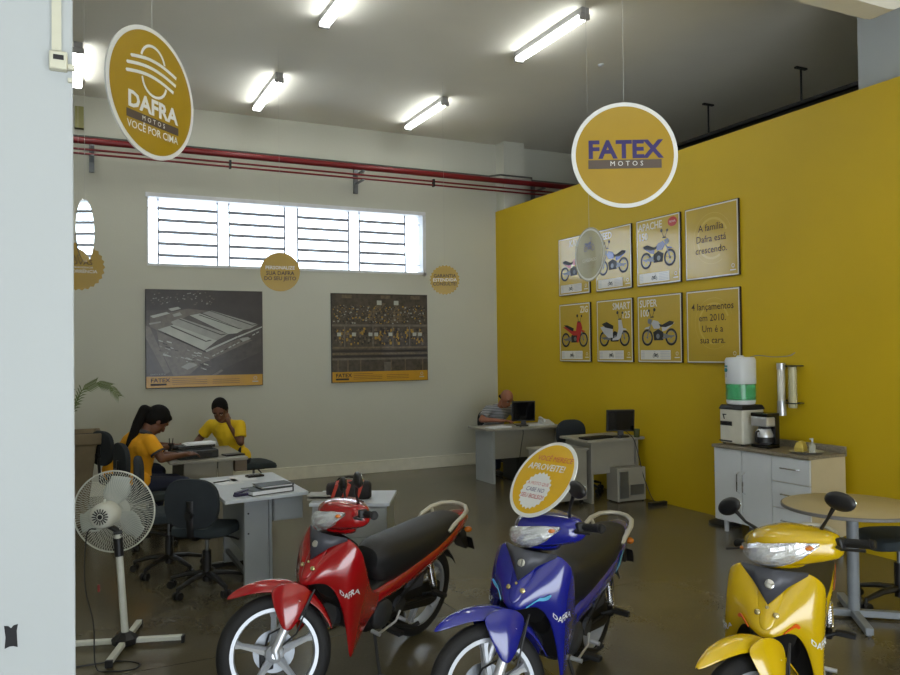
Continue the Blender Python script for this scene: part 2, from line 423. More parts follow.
b.text('VOCÊ POR CIMA', .056, (0, -.205), g, M_sw, bold=.006, sx=.95)
b.build('print', None, t, smooth=False).scale = (.87, 1, .87)
# FATEX sign
pos = (2.95, 3.66, 2.94)
t, _ = disc_sign('name_sign', 'circular yellow hanging sign with white rim and navy lettering', pos, .312, (1.05, 0.0, 2.9), M_sy, rim=1, thick=.008)
b = MB(); b.disc2(0, 0, .288, .005, M_sy, 96)
b.text('FATEX', .145, (0, .028), g, M_sn, bold=.036, sx=1.02)
b.rect(-.215, -.08, .215, -.028, g, M_sg)
b.text('MOTOS', .040, (0.01, -.052), g + .001, M_sw, spacing=1.7)
b.build('print', None, t, smooth=False)
# mirror-bright disc seen almost edge on
pos = Vector((0.095, 5.51, 2.6)); n_ = ((Vector((0, 0, 1.8)) - pos).normalized() + (Vector((3.5, 10.96, 3.47)) - pos).normalized()).normalized()
M_gl = mat('glossy_clear_plastic', (236, 240, 240), 0.02, metal=.9, coat=1.0, var=0)
t = thing('round_hanging_sign', 'narrow glossy hanging disc reflecting the window, beside the left pillar', 'sign', pos, math.atan2(n_.y, n_.x) + PI / 2)
b = MB(); tz = math.asin(n_.z)
b.lathe([(0, -.003), (.2, -.003), (.2, .003), (0, .003)], axis='y', n=64)
o = b.build('board', M_gl, t, angle=20); o.rotation_euler = (-tz, 0, 0)
MB().cyl((0, 0, .2), (0, 0, ZC - 2.6), .0012, 5).build('thread', M_thr, t)
# pale translucent disc in front of the posters
M_tr = mat('translucent_sign_plastic', (205, 205, 180), 0.12, coat=1.0, var=.02, alpha=.62)
M_tb = mat('faded_blue_print', (110, 120, 165), .5)
M_tg = mat('faded_grey_print', (140, 130, 110), .5)
def art_bike(b, cx, cz, s, col, flip=1, lift=.004, dark=None, kind='moto', grey=None):
    """side view motorcycle drawing, s = overall length"""
    dk = dark or M_blk; gr = grey or M_steel; f = flip
    X = lambda x: cx + f * x * s
    Z = lambda z: cz + z * s
    P = lambda pts: [(X(x), Z(z)) for x, z in pts]
    for wx in (-.34, .34):
        b.ring2(X(wx), Z(0), .125 * s, .165 * s, lift, dk, 24); b.ring2(X(wx), Z(0), .112 * s, .124 * s, lift, gr, 20)
        b.disc2(X(wx), Z(0), .025 * s, lift, gr, 10)
        for k in range(5):
            a = k * 2 * PI / 5 + .3; b.line2((X(wx), Z(0)), (X(wx) + math.cos(a) * .118 * s, Z(0) + math.sin(a) * .118 * s), .01 * s, lift, gr)
    b.line2((X(.34), Z(0)), (X(.2), Z(.36)), .028 * s, lift + .0003, gr)
    b.flat(P([(-.34, -.01), (-.34, .03), (-.02, .1), (-.02, .02)]), lift + .0003, gr)
    b.flat(P([(-.12, -.06), (.14, -.06), (.17, .1), (.02, .16), (-.12, .1)]), lift + .0005, dk)
    b.disc2(X(.03), Z(.02), .05 * s, lift + .0007, gr, 14)
    b.line2((X(-.42), Z(.02)), (X(-.1), Z(-.02)), .035 * s, lift + .0007, gr)
    if kind == 'moto':
        b.flat(P([(-.02, .17), (.14, .17), (.22, .27), (.16, .34), (.02, .31), (-.05, .25)]), lift + .0009, col)
        b.flat(P([(-.42, .29), (-.3, .31), (-.1, .24), (0, .26), (-.04, .2), (-.2, .19), (-.4, .24)]), lift + .001, dk)
        b.flat(P([(-.45, .27), (-.2, .2), (-.08, .2), (-.1, .11), (-.2, .13)]), lift + .0009, col)
        b.disc2(X(.27), Z(.32), .055 * s, lift + .001, gr, 14)
    elif kind == 'scooter':
        b.flat(P([(.14, .42), (.25, .38), (.3, .18), (.2, 0), (.12, -.03), (-.06, -.04), (-.06, 0), (.08, .04), (.15, .2)]), lift + .0009, col)
        b.flat(P([(-.47, .25), (-.3, .28), (-.05, .22), (-.04, .02), (-.2, .02), (-.35, .12)]), lift + .0009, col)
        b.flat(P([(-.42, .32), (-.25, .36), (-.02, .27), (-.04, .2), (-.3, .24)]), lift + .001, dk)
    else:
        b.flat(P([(.12, .42), (.26, .38), (.3, .26), (.24, .12), (.14, -.08), (.08, -.04), (.1, .1), (-.05, .1), (-.2, .18), (-.45, .3), (-.3, .3), (-.1, .22), (.06, .2)]), lift + .0009, col)
        b.flat(P([(-.42, .34), (-.28, .34), (-.02, .26), (-.05, .19), (-.2, .24)]), lift + .001, dk)
    b.flat(P([(.3, .17), (.42, .17), (.5, .12), (.38, .2), (.26, .22)]), lift + .0009, col)
    b.line2((X(.14), Z(.4)), (X(.24), Z(.4)), .022 * s, lift + .0012, dk)
    b.line2((X(.18), Z(.4)), (X(.13), Z(.52)), .012 * s, lift + .0012, dk)
    b.disc2(X(.12), Z(.54), .035 * s, lift + .0013, dk, 12)
    b.line2((X(.22), Z(.4)), (X(.27), Z(.51)), .012 * s, lift + .0012, dk); b.disc2(X(.28), Z(.53), .028 * s, lift + .0013, dk, 12)
pos = (3.72, 5.07, 2.55)
t, _ = disc_sign('round_hanging_sign', 'pale see-through hanging disc in front of the blue motorcycle poster', pos, .215, (3.72 - .9986, 5.07 + .052, 2.5), M_tr, thick=.003)
b = MB(); b.ring2(0, 0, .19, .205, .0022, M_sw, 64)
art_bike(b, .0, .05, .15, M_tb, 1, .0022, dark=M_tb, grey=M_tg)
b.text('CONSÓRCIO', .034, (0, -.045), .0025, M_sw, bold=.01); b.text('A PARTIR DE', .03, (0, -.078), .0025, M_tg); b.text('SUA MOTO AQUI', .024, (0, -.108), .0025, M_tg)
b.build('print', None, t, smooth=False)
# three small signs near the back wall
pos = (2.07, 8.43, 2.68)
t, _ = disc_sign('round_hanging_sign', 'round golden hanging sign just below the barred window', pos, .212, (.4, 0, 2.6), M_so)
b = MB(); b.text('PERSONALIZE', .053, (0, .045), .004, M_sw, bold=.01, sx=.95); b.text('SUA DAFRA', .06, (0, -.015), .0045, M_pt2, bold=.016, sx=.95); b.text('DO SEU JEITO', .058, (0, -.072), .0045, M_pt2, bold=.014, sx=.95)
b.build('print', None, t, smooth=False)
pos = (4.16, 8.64, 2.67)
t, _ = disc_sign('scalloped_hanging_sign', 'saw-edged golden hanging sign right of the barred window', pos, .185, (.5, .4, 2.6), M_so, teeth=26)
b = MB(); b.text('GARANTIA', .058, (0, .05), .0045, M_pt2, bold=.02, sx=.95); b.text('ESTENDIDA', .056, (0, 0), .004, M_sw, bold=.01); b.text('CONSULTE!', .058, (0, -.05), .0045, M_pt2, bold=.02, sx=.95)
b.build('print', None, t, smooth=False)
pos = (0.10, 9.6, 2.79)
t, _ = disc_sign('scalloped_hanging_sign', 'saw-edged golden hanging sign half hidden behind the near left pillar', pos, .27, (0, 0, 2.6), M_so, teeth=26)
b = MB(); b.text('SUAS', .07, (-.07, .10), .0045, M_pt2, bold=.01); b.text('NOVAS', .078, (0.0, .045), .0045, M_pt2, bold=.01, sx=1.1); b.text('SEM BUROCRACIA', .03, (.02, -.01), .004, M_sw); b.text('OCORRÊNCIA', .052, (.02, -.055), .004, M_sw, bold=.008)
b.build('print', None, t, smooth=False)

# ================================================================ POSTERS ON THE YELLOW WALL
M_py = mat('poster_yellow', (184, 156, 34), 0.45, coat=1.0, coat_rough=.12, var=.02)
M_pw = mat('poster_white', (216, 214, 205), 0.5, coat=1.0, coat_rough=.12, var=.02)
M_pf = mat('poster_dark_edge', (38, 24, 20), .5)
M_pt = mat('poster_text', (52, 36, 20), .5)
M_pl = mat('poster_pale_swirl', (196, 170, 62), 0.45, coat=1.0, coat_rough=.12)
M_pb = mat('poster_blue', (30, 62, 150), .4, coat=1.0, coat_rough=.12); M_pr = mat('poster_red', (176, 28, 22), .4, coat=1.0, coat_rough=.12)
M_ps = mat('poster_silver', (180, 182, 186), .4, coat=1.0, coat_rough=.12); M_pn = mat('poster_indigo', (60, 62, 110), .4, coat=1.0, coat_rough=.12)
W, H = .715, .79
def poster(label, y, z, wdt, draw, group='motorcycle posters on the yellow wall'):
    t = thing('wall_poster', label, 'poster', (XW - .003, y, z), -PI / 2, group)
    MB().b2((-wdt / 2, -.022, -H / 2), (wdt / 2, 0, H / 2)).build('backing_board', M_pf, t, smooth=False)
    b = MB(); w2 = wdt / 2 - .006; h2 = H / 2 - .006
    b.rect(-w2, -h2, w2, h2, .0226, M_pw); b.rect(-w2 + .014, -h2 + .014, w2 - .014, h2 - .014, .0232, M_py)
    draw(b, w2 - .014, h2 - .014); b.build('print', None, t, smooth=False)
def model(title, tx, col, kind, flip, lines=1, size=.12, badge=False):
    def d(b, w2, h2):
        L = .024
        for i, s in enumerate(title): 
            al = 'LEFT' if tx < 0 else 'RIGHT'
            b.text(s, size, (tx * (w2 - .02), h2 - .075 - i * size * .95), L, M_pw, bold=.015, align=al, sx=.92)
        if badge:
            b.disc2(w2 - .1, h2 - .07, .055, L, M_pr, 24, sx=1.4); b.text('NOVA', .035, (w2 - .1, h2 - .07), L + .0006, M_pw, bold=.01)
        art_bike(b, 0, -.10, .60, col, flip, L, kind=kind)
        b.rect(-w2 + .03, -h2 + .015, w2 * .55, -h2 + .125, L + .003, M_pw)
        art_bike(b, -.06, -h2 + .055, .1, M_blk, flip, L + .0033)
        for k in range(5): 
            b.rect(-w2 + .04, -h2 + .03 + k * .018, -w2 + .1, -h2 + .036 + k * .018, L + .0035, M_ps)
            b.rect(.02, -h2 + .03 + k * .018, w2 * .5, -h2 + .036 + k * .018, L + .0035, M_ps)
        b.ring2(w2 - .06, -h2 + .085, .016, .021, L, M_pw, 16); b.rect(w2 - .1, -h2 + .035, w2 - .02, -h2 + .045, L, M_pw)
    return d
def words(lines):
    def d(b, w2, h2):
        for r0, r1 in ((.2, .225), (.27, .275)): b.ring2(.02, .03, r0, r1, .0236, M_pl, 40, a0=R(20), a1=R(300))
        for i, s in enumerate(lines): b.text(s, .105, (0, (len(lines) - 1) * .06 - i * .12 + .03), .0245, M_pt, bold=.006)
        b.ring2(w2 - .06, -h2 + .085, .016, .021, .0245, M_pw, 16); b.rect(w2 - .1, -h2 + .035, w2 - .02, -h2 + .045, .0245, M_pw)
    return d
zt, zb = 2.935, 2.025
poster('poster with a red motorcycle, upper row, half covered by the see-through disc', 8.78, zt, W, model(('KANSAS', '150'), 1, M_pr, 'moto', 1))
poster('poster with a blue motorcycle in the upper row', 7.92, zt, W, model(('SPEED', '150'), -1, M_pb, 'moto', -1))
poster('poster with an indigo motorcycle and a small red badge, upper row', 7.09, zt, .75, model(('APACHE', '150'), -1, M_pn, 'moto', 1, badge=True))
poster('pale yellow text poster at the right end of the upper row', 6.25, zt, .77, words(('A família', 'Dafra está', 'crescendo.')))
poster('poster with a red step-through motorcycle, lower row left end', 8.78, zb, W, model(('ZIG',), 1, M_pr, 'cub', 1))
poster('poster with a silver and black scooter, lower row', 7.92, zb, W, model(('SMART', '125'), 1, M_ps, 'scooter', 1))
poster('poster with a white motorcycle facing left, lower row', 7.09, zb, .75, model(('SUPER', '100'), -1, M_ps, 'moto', -1))
poster('yellow text poster of four lines above the water filter', 6.25, zb, .77, words(('4 lançamentos', 'em 2010.', 'Um é a', 'sua cara.')))

# ================================================================ TWO PHOTO BOARDS ON THE WHITE WALL
def photo_mat(name, a, c, scale):
    m = mat(name, a, .5, coat=.6, coat_rough=.15, var=.35, scale=scale); return m
M_ab = mat('photo_dark_land', (62, 56, 54), .5, coat=.4, coat_rough=.2, var=.3, scale=14)
M_ad = mat('photo_darker_land', (48, 42, 42), .5, coat=.4, coat_rough=.2, var=.25, scale=9)
M_ar = mat('photo_roof', (146, 148, 142), .5, coat=.4, coat_rough=.2, var=.12, scale=12)
M_ar2 = mat('photo_roof_pale', (172, 176, 170), .5, coat=.4, coat_rough=.2, var=.1)
M_ag = mat('photo_grey_yard', (98, 92, 84), .5, coat=.4, coat_rough=.2, var=.25, scale=20)
M_as = mat('photo_shadow', (36, 30, 30), .5)
M_af = mat('photo_footer', (190, 142, 20), .45, coat=.4, coat_rough=.2, var=.03)
def board(label, cx, cz, wd, ht, draw):
    t = thing('photo_board', label, 'picture', (cx, YB - .003, cz), 0)
    MB().b2((-wd / 2, -.03, -ht / 2), (wd / 2, 0, ht / 2)).build('backing_board', M_as, t, smooth=False)
    b = MB(); draw(b, wd, ht); b.build('print', None, t, smooth=False)
def footer(b, wd, ht):
    w2, h2 = wd / 2 - .008, ht / 2 - .008
    b.rect(-w2, -h2, w2, -h2 + .15, .034, M_af)
    b.text('FATEX', .075, (-w2 + .05, -h2 + .095), .035, M_as, bold=.02, align='LEFT', sx=1.1)
    b.rect(-w2 + .05, -h2 + .03, -w2 + .25, -h2 + .055, .035, M_as)
    for k in range(4):
        b.rect(-w2 + .32, -h2 + .04 + k * .025, -w2 + .32 + (.3 if k == 3 else .45), -h2 + .045 + k * .025, .035, M_sd)
        if k < 3: b.rect(-w2 + .84, -h2 + .04 + k * .025, -w2 + 1.2, -h2 + .045 + k * .025, .035, M_sd)
    b.ring2(w2 - .1, -h2 + .1, .018, .024, .035, M_ar2, 16); b.rect(w2 - .14, -h2 + .045, w2 - .06, -h2 + .06, .035, M_ar2)
def aerial(b, wd, ht):
    Q = lambda pts: [(-wd / 2 + (x - 33) / 737 * wd, ht / 2 - (y - (25 + (x - 33) * .027)) / (626 - (x - 33) * .055) * ht) for x, y in pts]
    w2, h2 = wd / 2 - .008, ht / 2 - .008
    b.rect(-w2, -h2, w2, h2, .031, M_ad)
    F = lambda pts, m, l=.0315: b.flat(Q(pts), l, m)
    F([(40, 160), (300, 150), (480, 180), (760, 265), (760, 420), (400, 575), (120, 575), (40, 420)], M_ab, .0312)
    F([(60, 200), (290, 150), (420, 165), (300, 190), (110, 290), (60, 260)], M_ag, .0314)
    F([(100, 290), (400, 420), (640, 330), (700, 350), (380, 490), (300, 560), (200, 570), (120, 400)], M_ag, .0314)
    F([(105, 283), (185, 255), (440, 350), (385, 410), (395, 425)], M_as, .0316)
    F([(105, 280), (200, 250), (470, 350), (390, 412)], M_ar2, .032)
    F([(185, 232), (245, 208), (545, 310), (470, 350), (200, 250)], M_ar, .032)
    F([(300, 192), (365, 180), (640, 285), (600, 305), (545, 310)], M_ar2, .0321)
    F([(380, 178), (435, 162), (740, 250), (690, 275), (640, 285)], M_ar, .0322)
    for pts in ([(180, 262), (400, 358), (440, 350), (425, 346), (402, 352), (190, 258)], [(230, 215), (500, 318), (535, 310), (520, 308), (500, 312), (238, 212)],
                [(355, 190), (610, 278), (635, 274), (620, 272), (610, 273), (362, 187)], [(425, 165), (700, 258), (740, 250), (730, 248), (702, 253), (432, 163)], [(150, 300), (395, 415), (600, 325), (600, 333), (395, 425), (140, 305)]):
        F(pts, M_as, .0326)
    F([(395, 412), (598, 325), (606, 332), (405, 422)], M_ar2, .0328)
    F([(600, 325), (765, 262), (765, 270), (610, 332)], M_ar2, .0324)
    F([(615, 340), (670, 328), (690, 340), (640, 358)], M_ar, .0324)
    F([(60, 195), (160, 170), (180, 180), (80, 208)], M_ar2, .032); F([(170, 150), (230, 138), (248, 150), (190, 165)], M_ar2, .032)
    F([(195, 185), (240, 172), (255, 190), (205, 202)], M_ar, .032); F([(55, 240), (125, 228), (125, 238), (58, 250)], M_ar, .032)
    F([(35, 255), (60, 265), (180, 545), (150, 560), (33, 330)], M_ag, .0318)
    F([(245, 515), (300, 485), (345, 505), (285, 532)], M_ar, .032); F([(420, 575), (500, 530), (510, 538), (450, 575)], M_ag, .032)
    rnd = random.Random(3)
    for k in range(60):
        x = rnd.uniform(60, 450); y = rnd.uniform(40, 110) + rnd.uniform(0, 20)
        s = rnd.uniform(4, 13); F([(x, y), (x + s, y - 2), (x + s, y + 4), (x, y + 5)], M_ar if rnd.random() < .4 else M_ag, .032)
    for k in range(60):
        x = rnd.uniform(100, 420); y = 300 + (x - 100) * .35 + rnd.uniform(20, 130); s = rnd.uniform(12, 34)
        F([(x, y), (x + s, y + s * .3), (x + s * 1.1, y + s * .55), (x + 2, y + s * .3)], rnd.choice((M_ar2, M_as, M_ar, M_ag)), .0322 + k * .00001)
    for k in range(12):
        x = 440 + k * 26; y = 445 - k * 13; F([(x, y), (x + 18, y - 9), (x + 20, y - 3), (x + 3, y + 6)], rnd.choice((M_ar2, M_ar, M_as)), .0322)
    b.text('vista aérea da fábrica', .022, (-w2 + .05, -h2 + .18), .033, M_ar2, align='LEFT'); footer(b, wd, ht)
M_i0 = mat('photo_brown_dark', (66, 58, 50), .5, coat=.4, var=.4, scale=18)
M_i1 = mat('photo_brown_mid', (96, 84, 66), .5, coat=.4, var=.3, scale=25); M_i2 = mat('photo_ochre', (158, 126, 48), .5, coat=.4, var=.2, scale=25)
def plant_floor(b, wd, ht):
    w2, h2 = wd / 2 - .008, ht / 2 - .008; rnd = random.Random(11)
    b.rect(-w2, -h2, w2, h2, .031, M_i0)
    fx = lambda u: -w2 + u * 2 * w2
    fz = lambda v: h2 - v * 2 * h2
    b.flat([(fx(.32), fz(.3)), (fx(.4), fz(.3)), (fx(.56), fz(.1)), (fx(.47), fz(.1))], .0315, M_i1)
    b.flat([(fx(.62), fz(.32)), (fx(.74), fz(.32)), (fx(.68), fz(.1)), (fx(.65), fz(.1))], .0315, M_i1)
    for k in range(520):
        u = rnd.random() * .96 + .01; v = rnd.uniform(.12, .33); s = rnd.uniform(.006, .018)
        b.rect(fx(u), fz(v + s), fx(u + s), fz(v), .032 + k * .000004, rnd.choice((M_i1, M_ag, M_i2, M_as, M_ar, M_as, M_i1)))
    b.rect(fx(0), fz(.37), fx(1), fz(.345), .0335, M_ag)
    for k in range(260):
        u = rnd.random() * .95 + .01; v = rnd.uniform(.38, .56); s = rnd.uniform(.01, .035)
        b.rect(fx(u), fz(v + s), fx(u + s * .7), fz(v), .032 + k * .000004, rnd.choice((M_i1, M_i2, M_as, M_as, M_ag, M_i2)))
    for u in (.05, .2, .37, .43, .58, .84, .9): b.rect(fx(u), fz(.48), fx(u + .04), fz(.44), .0338, M_ar2)
    for u in (.46, .64): b.rect(fx(u), fz(.12), fx(u + .05), fz(.07), .0338, M_ar2)
    for u in (.12, .41, .62, .8): b.rect(fx(u), fz(.6), fx(u + .012), fz(.36), .0336, M_ag)
    for v, m in ((.6, M_i1), (.64, M_as), (.67, M_i1), (.7, M_as), (.73, M_ag)): b.rect(fx(0), fz(v + .022), fx(1), fz(v), .0335, m)
    for u in (.05, .15, .28, .6, .75, .94): b.rect(fx(u), fz(.92), fx(u + .012), fz(.75), .0336, M_i1)
    b.rect(fx(.53), fz(.9), fx(.6), fz(.78), .0337, M_ag)
    for x0 in (.1, .5, .82): b.rect(fx(x0), fz(.05), fx(x0 + .1), fz(.01), .0336, M_i1)
    footer(b, wd, ht)
board('framed aerial photograph of a long factory roof with yellow footer', 1.665, 2.005, 1.53, 1.31, aerial)
board('framed photograph of a busy assembly hall with yellow footer', 4.19, 2.005, 1.53, 1.31, plant_floor)

# ================================================================ FURNITURE
def office_chair(label, x, y, rz, bz=.70, group='black office chairs'):
    t = thing('office_chair', label, 'chair', (x, y, 0), rz, group)
    for k in range(5):
        a = 2 * PI * k / 5 + .3; c, s = math.cos(a), math.sin(a)
        leg = MB().tube([(c * .03, s * .03, .125), (c * .15, s * .15, .115), (c * .29, s * .29, .08)], [.03, .024, .018], 8, flat=.8).build('base_leg', M_blk, t)
        q = Vector((-s, c, 0)); p = Vector((c * .29, s * .29, .03))
        cb = MB()
        for sd in (-1, 1): cb.cyl(p + q * sd * .008, p + q * sd * .03, .029, 14)
        cb.cyl(p + Vector((0, 0, .0)), p + Vector((0, 0, .06)), .012, 8)
        cb.build('caster', M_blk, leg)
    MB().cyl((0, 0, .07), (0, 0, .30), .033, 16).cyl((0, 0, .30), (0, 0, .42), .014, 12, M_steel).build('gas_column', M_blk, t)
    MB().box((0, 0, .425), (.22, .17, .035)).tube([(.02, -.08, .42), (.02, -.2, .40), (.02, -.25, .385)], .008, 8).build('seat_mechanism', M_blk, t)
    rings = []
    for z, s_ in ((.435, .9), (.445, 1.0), (.475, 1.02), (.50, .97), (.512, .8), (.508, .4)):
        ring = []
        for j in range(28):
            a = 2 * PI * j / 28; ca, sa = math.cos(a), math.sin(a)
            ex = .5
            px = math.copysign(abs(ca) ** ex, ca) * .225 * s_; py = math.copysign(abs(sa) ** ex, sa) * .23 * s_
            dz = -.03 * max(0, px / .225) ** 3
            ring.append((px + .02, py, z + dz))
        rings.append(ring)
    MB().loft(rings).build('seat', M_seatf, t)
    MB().tube([(-.04, 0, .425), (-.2, 0, .425), (-.255, 0, .46), (-.27, 0, bz - .14), (-.265, 0, bz + .02)], .028, 8, flat=.35, flatdir=(0, 0, 1)).build('back_bar', M_blk, t)
    MB().cyl((-.25, .0, bz - .08), (-.30, 0, bz - .08), .03, 12).build('adjuster_knob', M_blk, t)
    rings = []
    for dx, s_ in ((-.035, .86), (-.03, .97), (-.012, 1.0), (.012, .97), (.026, .8), (.03, .4)):
        ring = []
        for j in range(32):
            a = 2 * PI * j / 32; ca, sa = math.cos(a), math.sin(a)
            py = math.copysign(abs(ca) ** .72, ca) * .215 * s_; pz = math.copysign(abs(sa) ** .72, sa) * .185 * s_
            ring.append((-.235 + dx + .35 * py * py, py, .0 + bz + pz))
        rings.append(ring)
    MB().loft(rings).build('backrest', M_fab, t)
    return t
office_chair('black office chair in front of the white-topped desk, nearest the standing fan', .94, 6.20, R(55))
office_chair('black office chair between the standing fan and the woman with the long ponytail', .74, 6.88, R(-8), .78)
office_chair('black office chair under the woman with the long ponytail', .66, 7.92, R(12), .80)
office_chair('black office chair beside the tall planter with the palm', .52, 9.12, R(25), .82)
office_chair('black office chair under the man in the yellow shirt resting his head', 1.99, 9.50, R(5))
office_chair('empty black office chair pushed up behind the right-hand computer desk', 5.84, 8.22, R(-95))
office_chair('black office chair under the bald man at the back desk', 5.86, 10.42, R(-95))
office_chair('black office chair tucked under the round table at the right edge', 5.13, 3.50, R(154))

# --- white-topped desk on the left
t = thing('desk', 'grey desk with a pale top and dark binders, left of the red motorcycle', 'desk', (1.31, 6.35, 0), 0)
MB().prism([(-.31, -.60), (.33, -.50), (.31, .60), (-.32, .56)], lambda a, c, h: (a, c, h), .715, .742).build('desk_top', M_deskt, t, bevel=.004, smooth=False)
MB().b2((-.14, -.42, .03), (.04, -.37, .715)).b2((.045, -.41, .03), (.07, -.375, .715)).build('leg', M_desk, t, smooth=False, bevel=.003)
MB().b2((-.14, .44, .03), (.04, .49, .715)).build('leg', M_desk, t, smooth=False, bevel=.003)
for yy in (-.395, .465): MB().b2((-.29, yy - .03, 0), (.27, yy + .03, .035)).build('foot', M_dst, t, bevel=.005, smooth=False)
MB().b2((-.14, -.37, .30), (-.12, .44, .69)).build('modesty_panel', M_desk, t, smooth=False)
MB().b2((-.13, -.37, .12), (-.10, .44, .15)).build('foot_rail', M_steel, t, smooth=False)
dr = MB().b2((.075, -.44, .53), (.30, -.02, .712)).build('drawer_box', M_desk, t, smooth=False, bevel=.003)
MB().b2((.08, -.448, .54), (.295, -.44, .70)).build('drawer_front', M_desk, dr, smooth=False, bevel=.002)
for z in (.60, .45): MB().cyl((-.11, -.422, z), (-.11, -.419, z), .007, 10).build('cable_grommet', M_blk, t)
M_fold = mat('dark_green_folder', (44, 54, 56), .5); M_purp = mat('dark_purple_plastic', (46, 40, 70), .35)
def on_desk(name, mb, label, cat, m, loc, rz=0, bevel=0.0, group=None, smooth=False, parent=None):
    o = mb.build(name, m, None, smooth=smooth, bevel=bevel); o.location = loc; o.rotation_euler = (0, 0, rz)
    return tag(o, label, cat, group)
ZD = .743
b = MB().b2((-.18, -.10, 0), (.16, .10, .004)).b2((-.18, -.10, .034), (.16, .10, .038)).b2((.152, -.1, .0), (.16, .1, .038)).b2((-.175, -.096, .006), (.15, .096, .032), M_paper)
on_desk('ring_binder', b, 'thick dark ring binder lying at the near edge of the white desk top', 'binder', M_fold, (1.36, 5.96, ZD), R(14))
b = MB().b2((-.13, -.09, 0), (.13, .09, .003)).b2((-.13, -.09, .016), (.13, .09, .019)).b2((.124, -.09, 0), (.13, .09, .019)).b2((-.125, -.085, .004), (.12, .085, .015), M_paper)
on_desk('folder', b, 'thinner dark folder lying on top of the thick ring binder', 'folder', M_fold, (1.40, 5.985, ZD + .039), R(10))
b = MB().box((0, 0, .008), (.04, .12, .016)).box((0, .0, .032), (.03, .11, .014), None, Matrix.Rotation(R(8), 3, 'X')).cyl((-.016, -.045, .02), (.016, -.045, .02), .012, 10)
on_desk('stapler', b, 'dark purple stapler beside the ring binder on the white desk', 'stapler', M_purp, (1.145, 5.90, ZD), R(-70), .003)
for k, (x, y, a, lab) in enumerate(((1.16, 6.6, 12, 'white paper sheet at the far left of the white desk'), (1.32, 6.72, -6, 'white paper sheet at the far edge of the white desk, under the calculator'), (1.22, 6.08, 35, 'white paper slip between stapler and binder'))):
    w_ = (.105, .148) if k < 2 else (.04, .06)
    on_desk('paper_sheet', MB().b2((-w_[0], -w_[1], 0), (w_[0], w_[1], .0015)), lab, 'paper', M_paper, (x, y, ZD), R(a), group='papers on the white desk')
b = MB().b2((-.07, -.04, 0), (.07, .04, .016)).b2((-.06, .01, .016), (.06, .03, .019), M_pt)
for i in range(4):
    for j in range(3): b.box((-.05 + i * .025, -.025 + j * .013, .018), (.016, .009, .004), M_steel)
on_desk('calculator', b, 'small black calculator at the far edge of the white desk', 'calculator', M_blkg, (1.42, 6.74, ZD + .002), R(10), .001)
on_desk('pen', MB().cyl((-.07, 0, .005), (.07, 0, .005), .0045, 8).cyl((.05, 0, .005), (.075, 0, .005), .0055, 8), 'dark pen lying on the far half of the white desk', 'pen', M_blk, (1.12, 6.6, ZD + .002), R(20), smooth=True)

# --- grey drawer cabinet behind the red motorcycle
t = thing('drawer_cabinet', 'grey cabinet with white top standing behind the red motorcycle', 'cabinet', (1.92, 5.59, 0), R(-28))
MB().b2((-.27, -.24, .0), (.27, .24, .69)).build('body', M_desk, t, smooth=False, bevel=.003)
MB().b2((-.29, -.26, .692), (.29, .26, .715)).build('cabinet_top', M_deskt, t, smooth=False, bevel=.003)
for k in range(3):
    d = MB().b2((-.262, -.25, .03 + k * .22), (.262, -.241, .24 + k * .22)).build('drawer', M_desk, t, smooth=False, bevel=.002)
    MB().box((0, -.262, .19 + k * .22), (.12, .012, .012)).box((-.055, -.255, .19 + k * .22), (.01, .016, .01)).box((.055, -.255, .19 + k * .22), (.01, .016, .01)).build('handle', M_blk, d)
# bag and letter tray
M_bag = mat('black_bag_fabric', (22, 18, 20), .8, bump=.2, bscale=80); M_bagr = mat('red_orange_trim', (170, 48, 26), .6)
t = thing('bag', 'black bag with red stripes lying on the grey cabinet behind the red motorcycle', 'bag', (1.86, 5.55, .716), R(-20))
t.scale = (.78, .8, .74)
rings = []
for x, sy, sz in ((-.21, .05, .05), (-.2, .09, .075), (-.1, .11, .095), (0, .115, .1), (.1, .11, .098), (.19, .1, .09), (.215, .06, .06)):
    rings.append([(x, math.copysign(abs(math.cos(a)) ** .7, math.cos(a)) * sy, .075 + max(-.075, math.copysign(abs(math.sin(a)) ** .7, math.sin(a)) * sz)) for a in [2 * PI * j / 20 for j in range(20)]])
MB().loft(rings).build('bag_body', M_bag, t)
for x, w_ in ((-.13, .03), (-.02, .05), (.1, .035)):
    MB().tube([(x - .02, -.117, .03), (x, -.119, .09), (x + .02, -.1, .15), (x + .03, 0, .178), (x + .02, .1, .15)], w_ / 2, 8, flat=.25, flatdir=(0, -1, .3)).build('stripe', M_bagr, t)
MB().tube([(-.12, 0, .16), (-.09, 0, .20), (0, .0, .215), (.09, 0, .2), (.12, 0, .16)], .009, 8).build('carry_handle', M_bag, t)
tag(MB().b2((-.10, -.07, 0), (.10, .07, .012)).b2((-.1, -.07, .03), (.1, .07, .04)).b2((-.1, .06, 0), (.1, .07, .04)).build('letter_tray', M_desk2, smooth=False, loc=(1.68, 5.62, .716)), 'small grey letter tray at the left corner of the cabinet behind the red motorcycle', 'tray')
bpy.data.objects['letter_tray'].rotation_euler = (0, 0, R(-28))

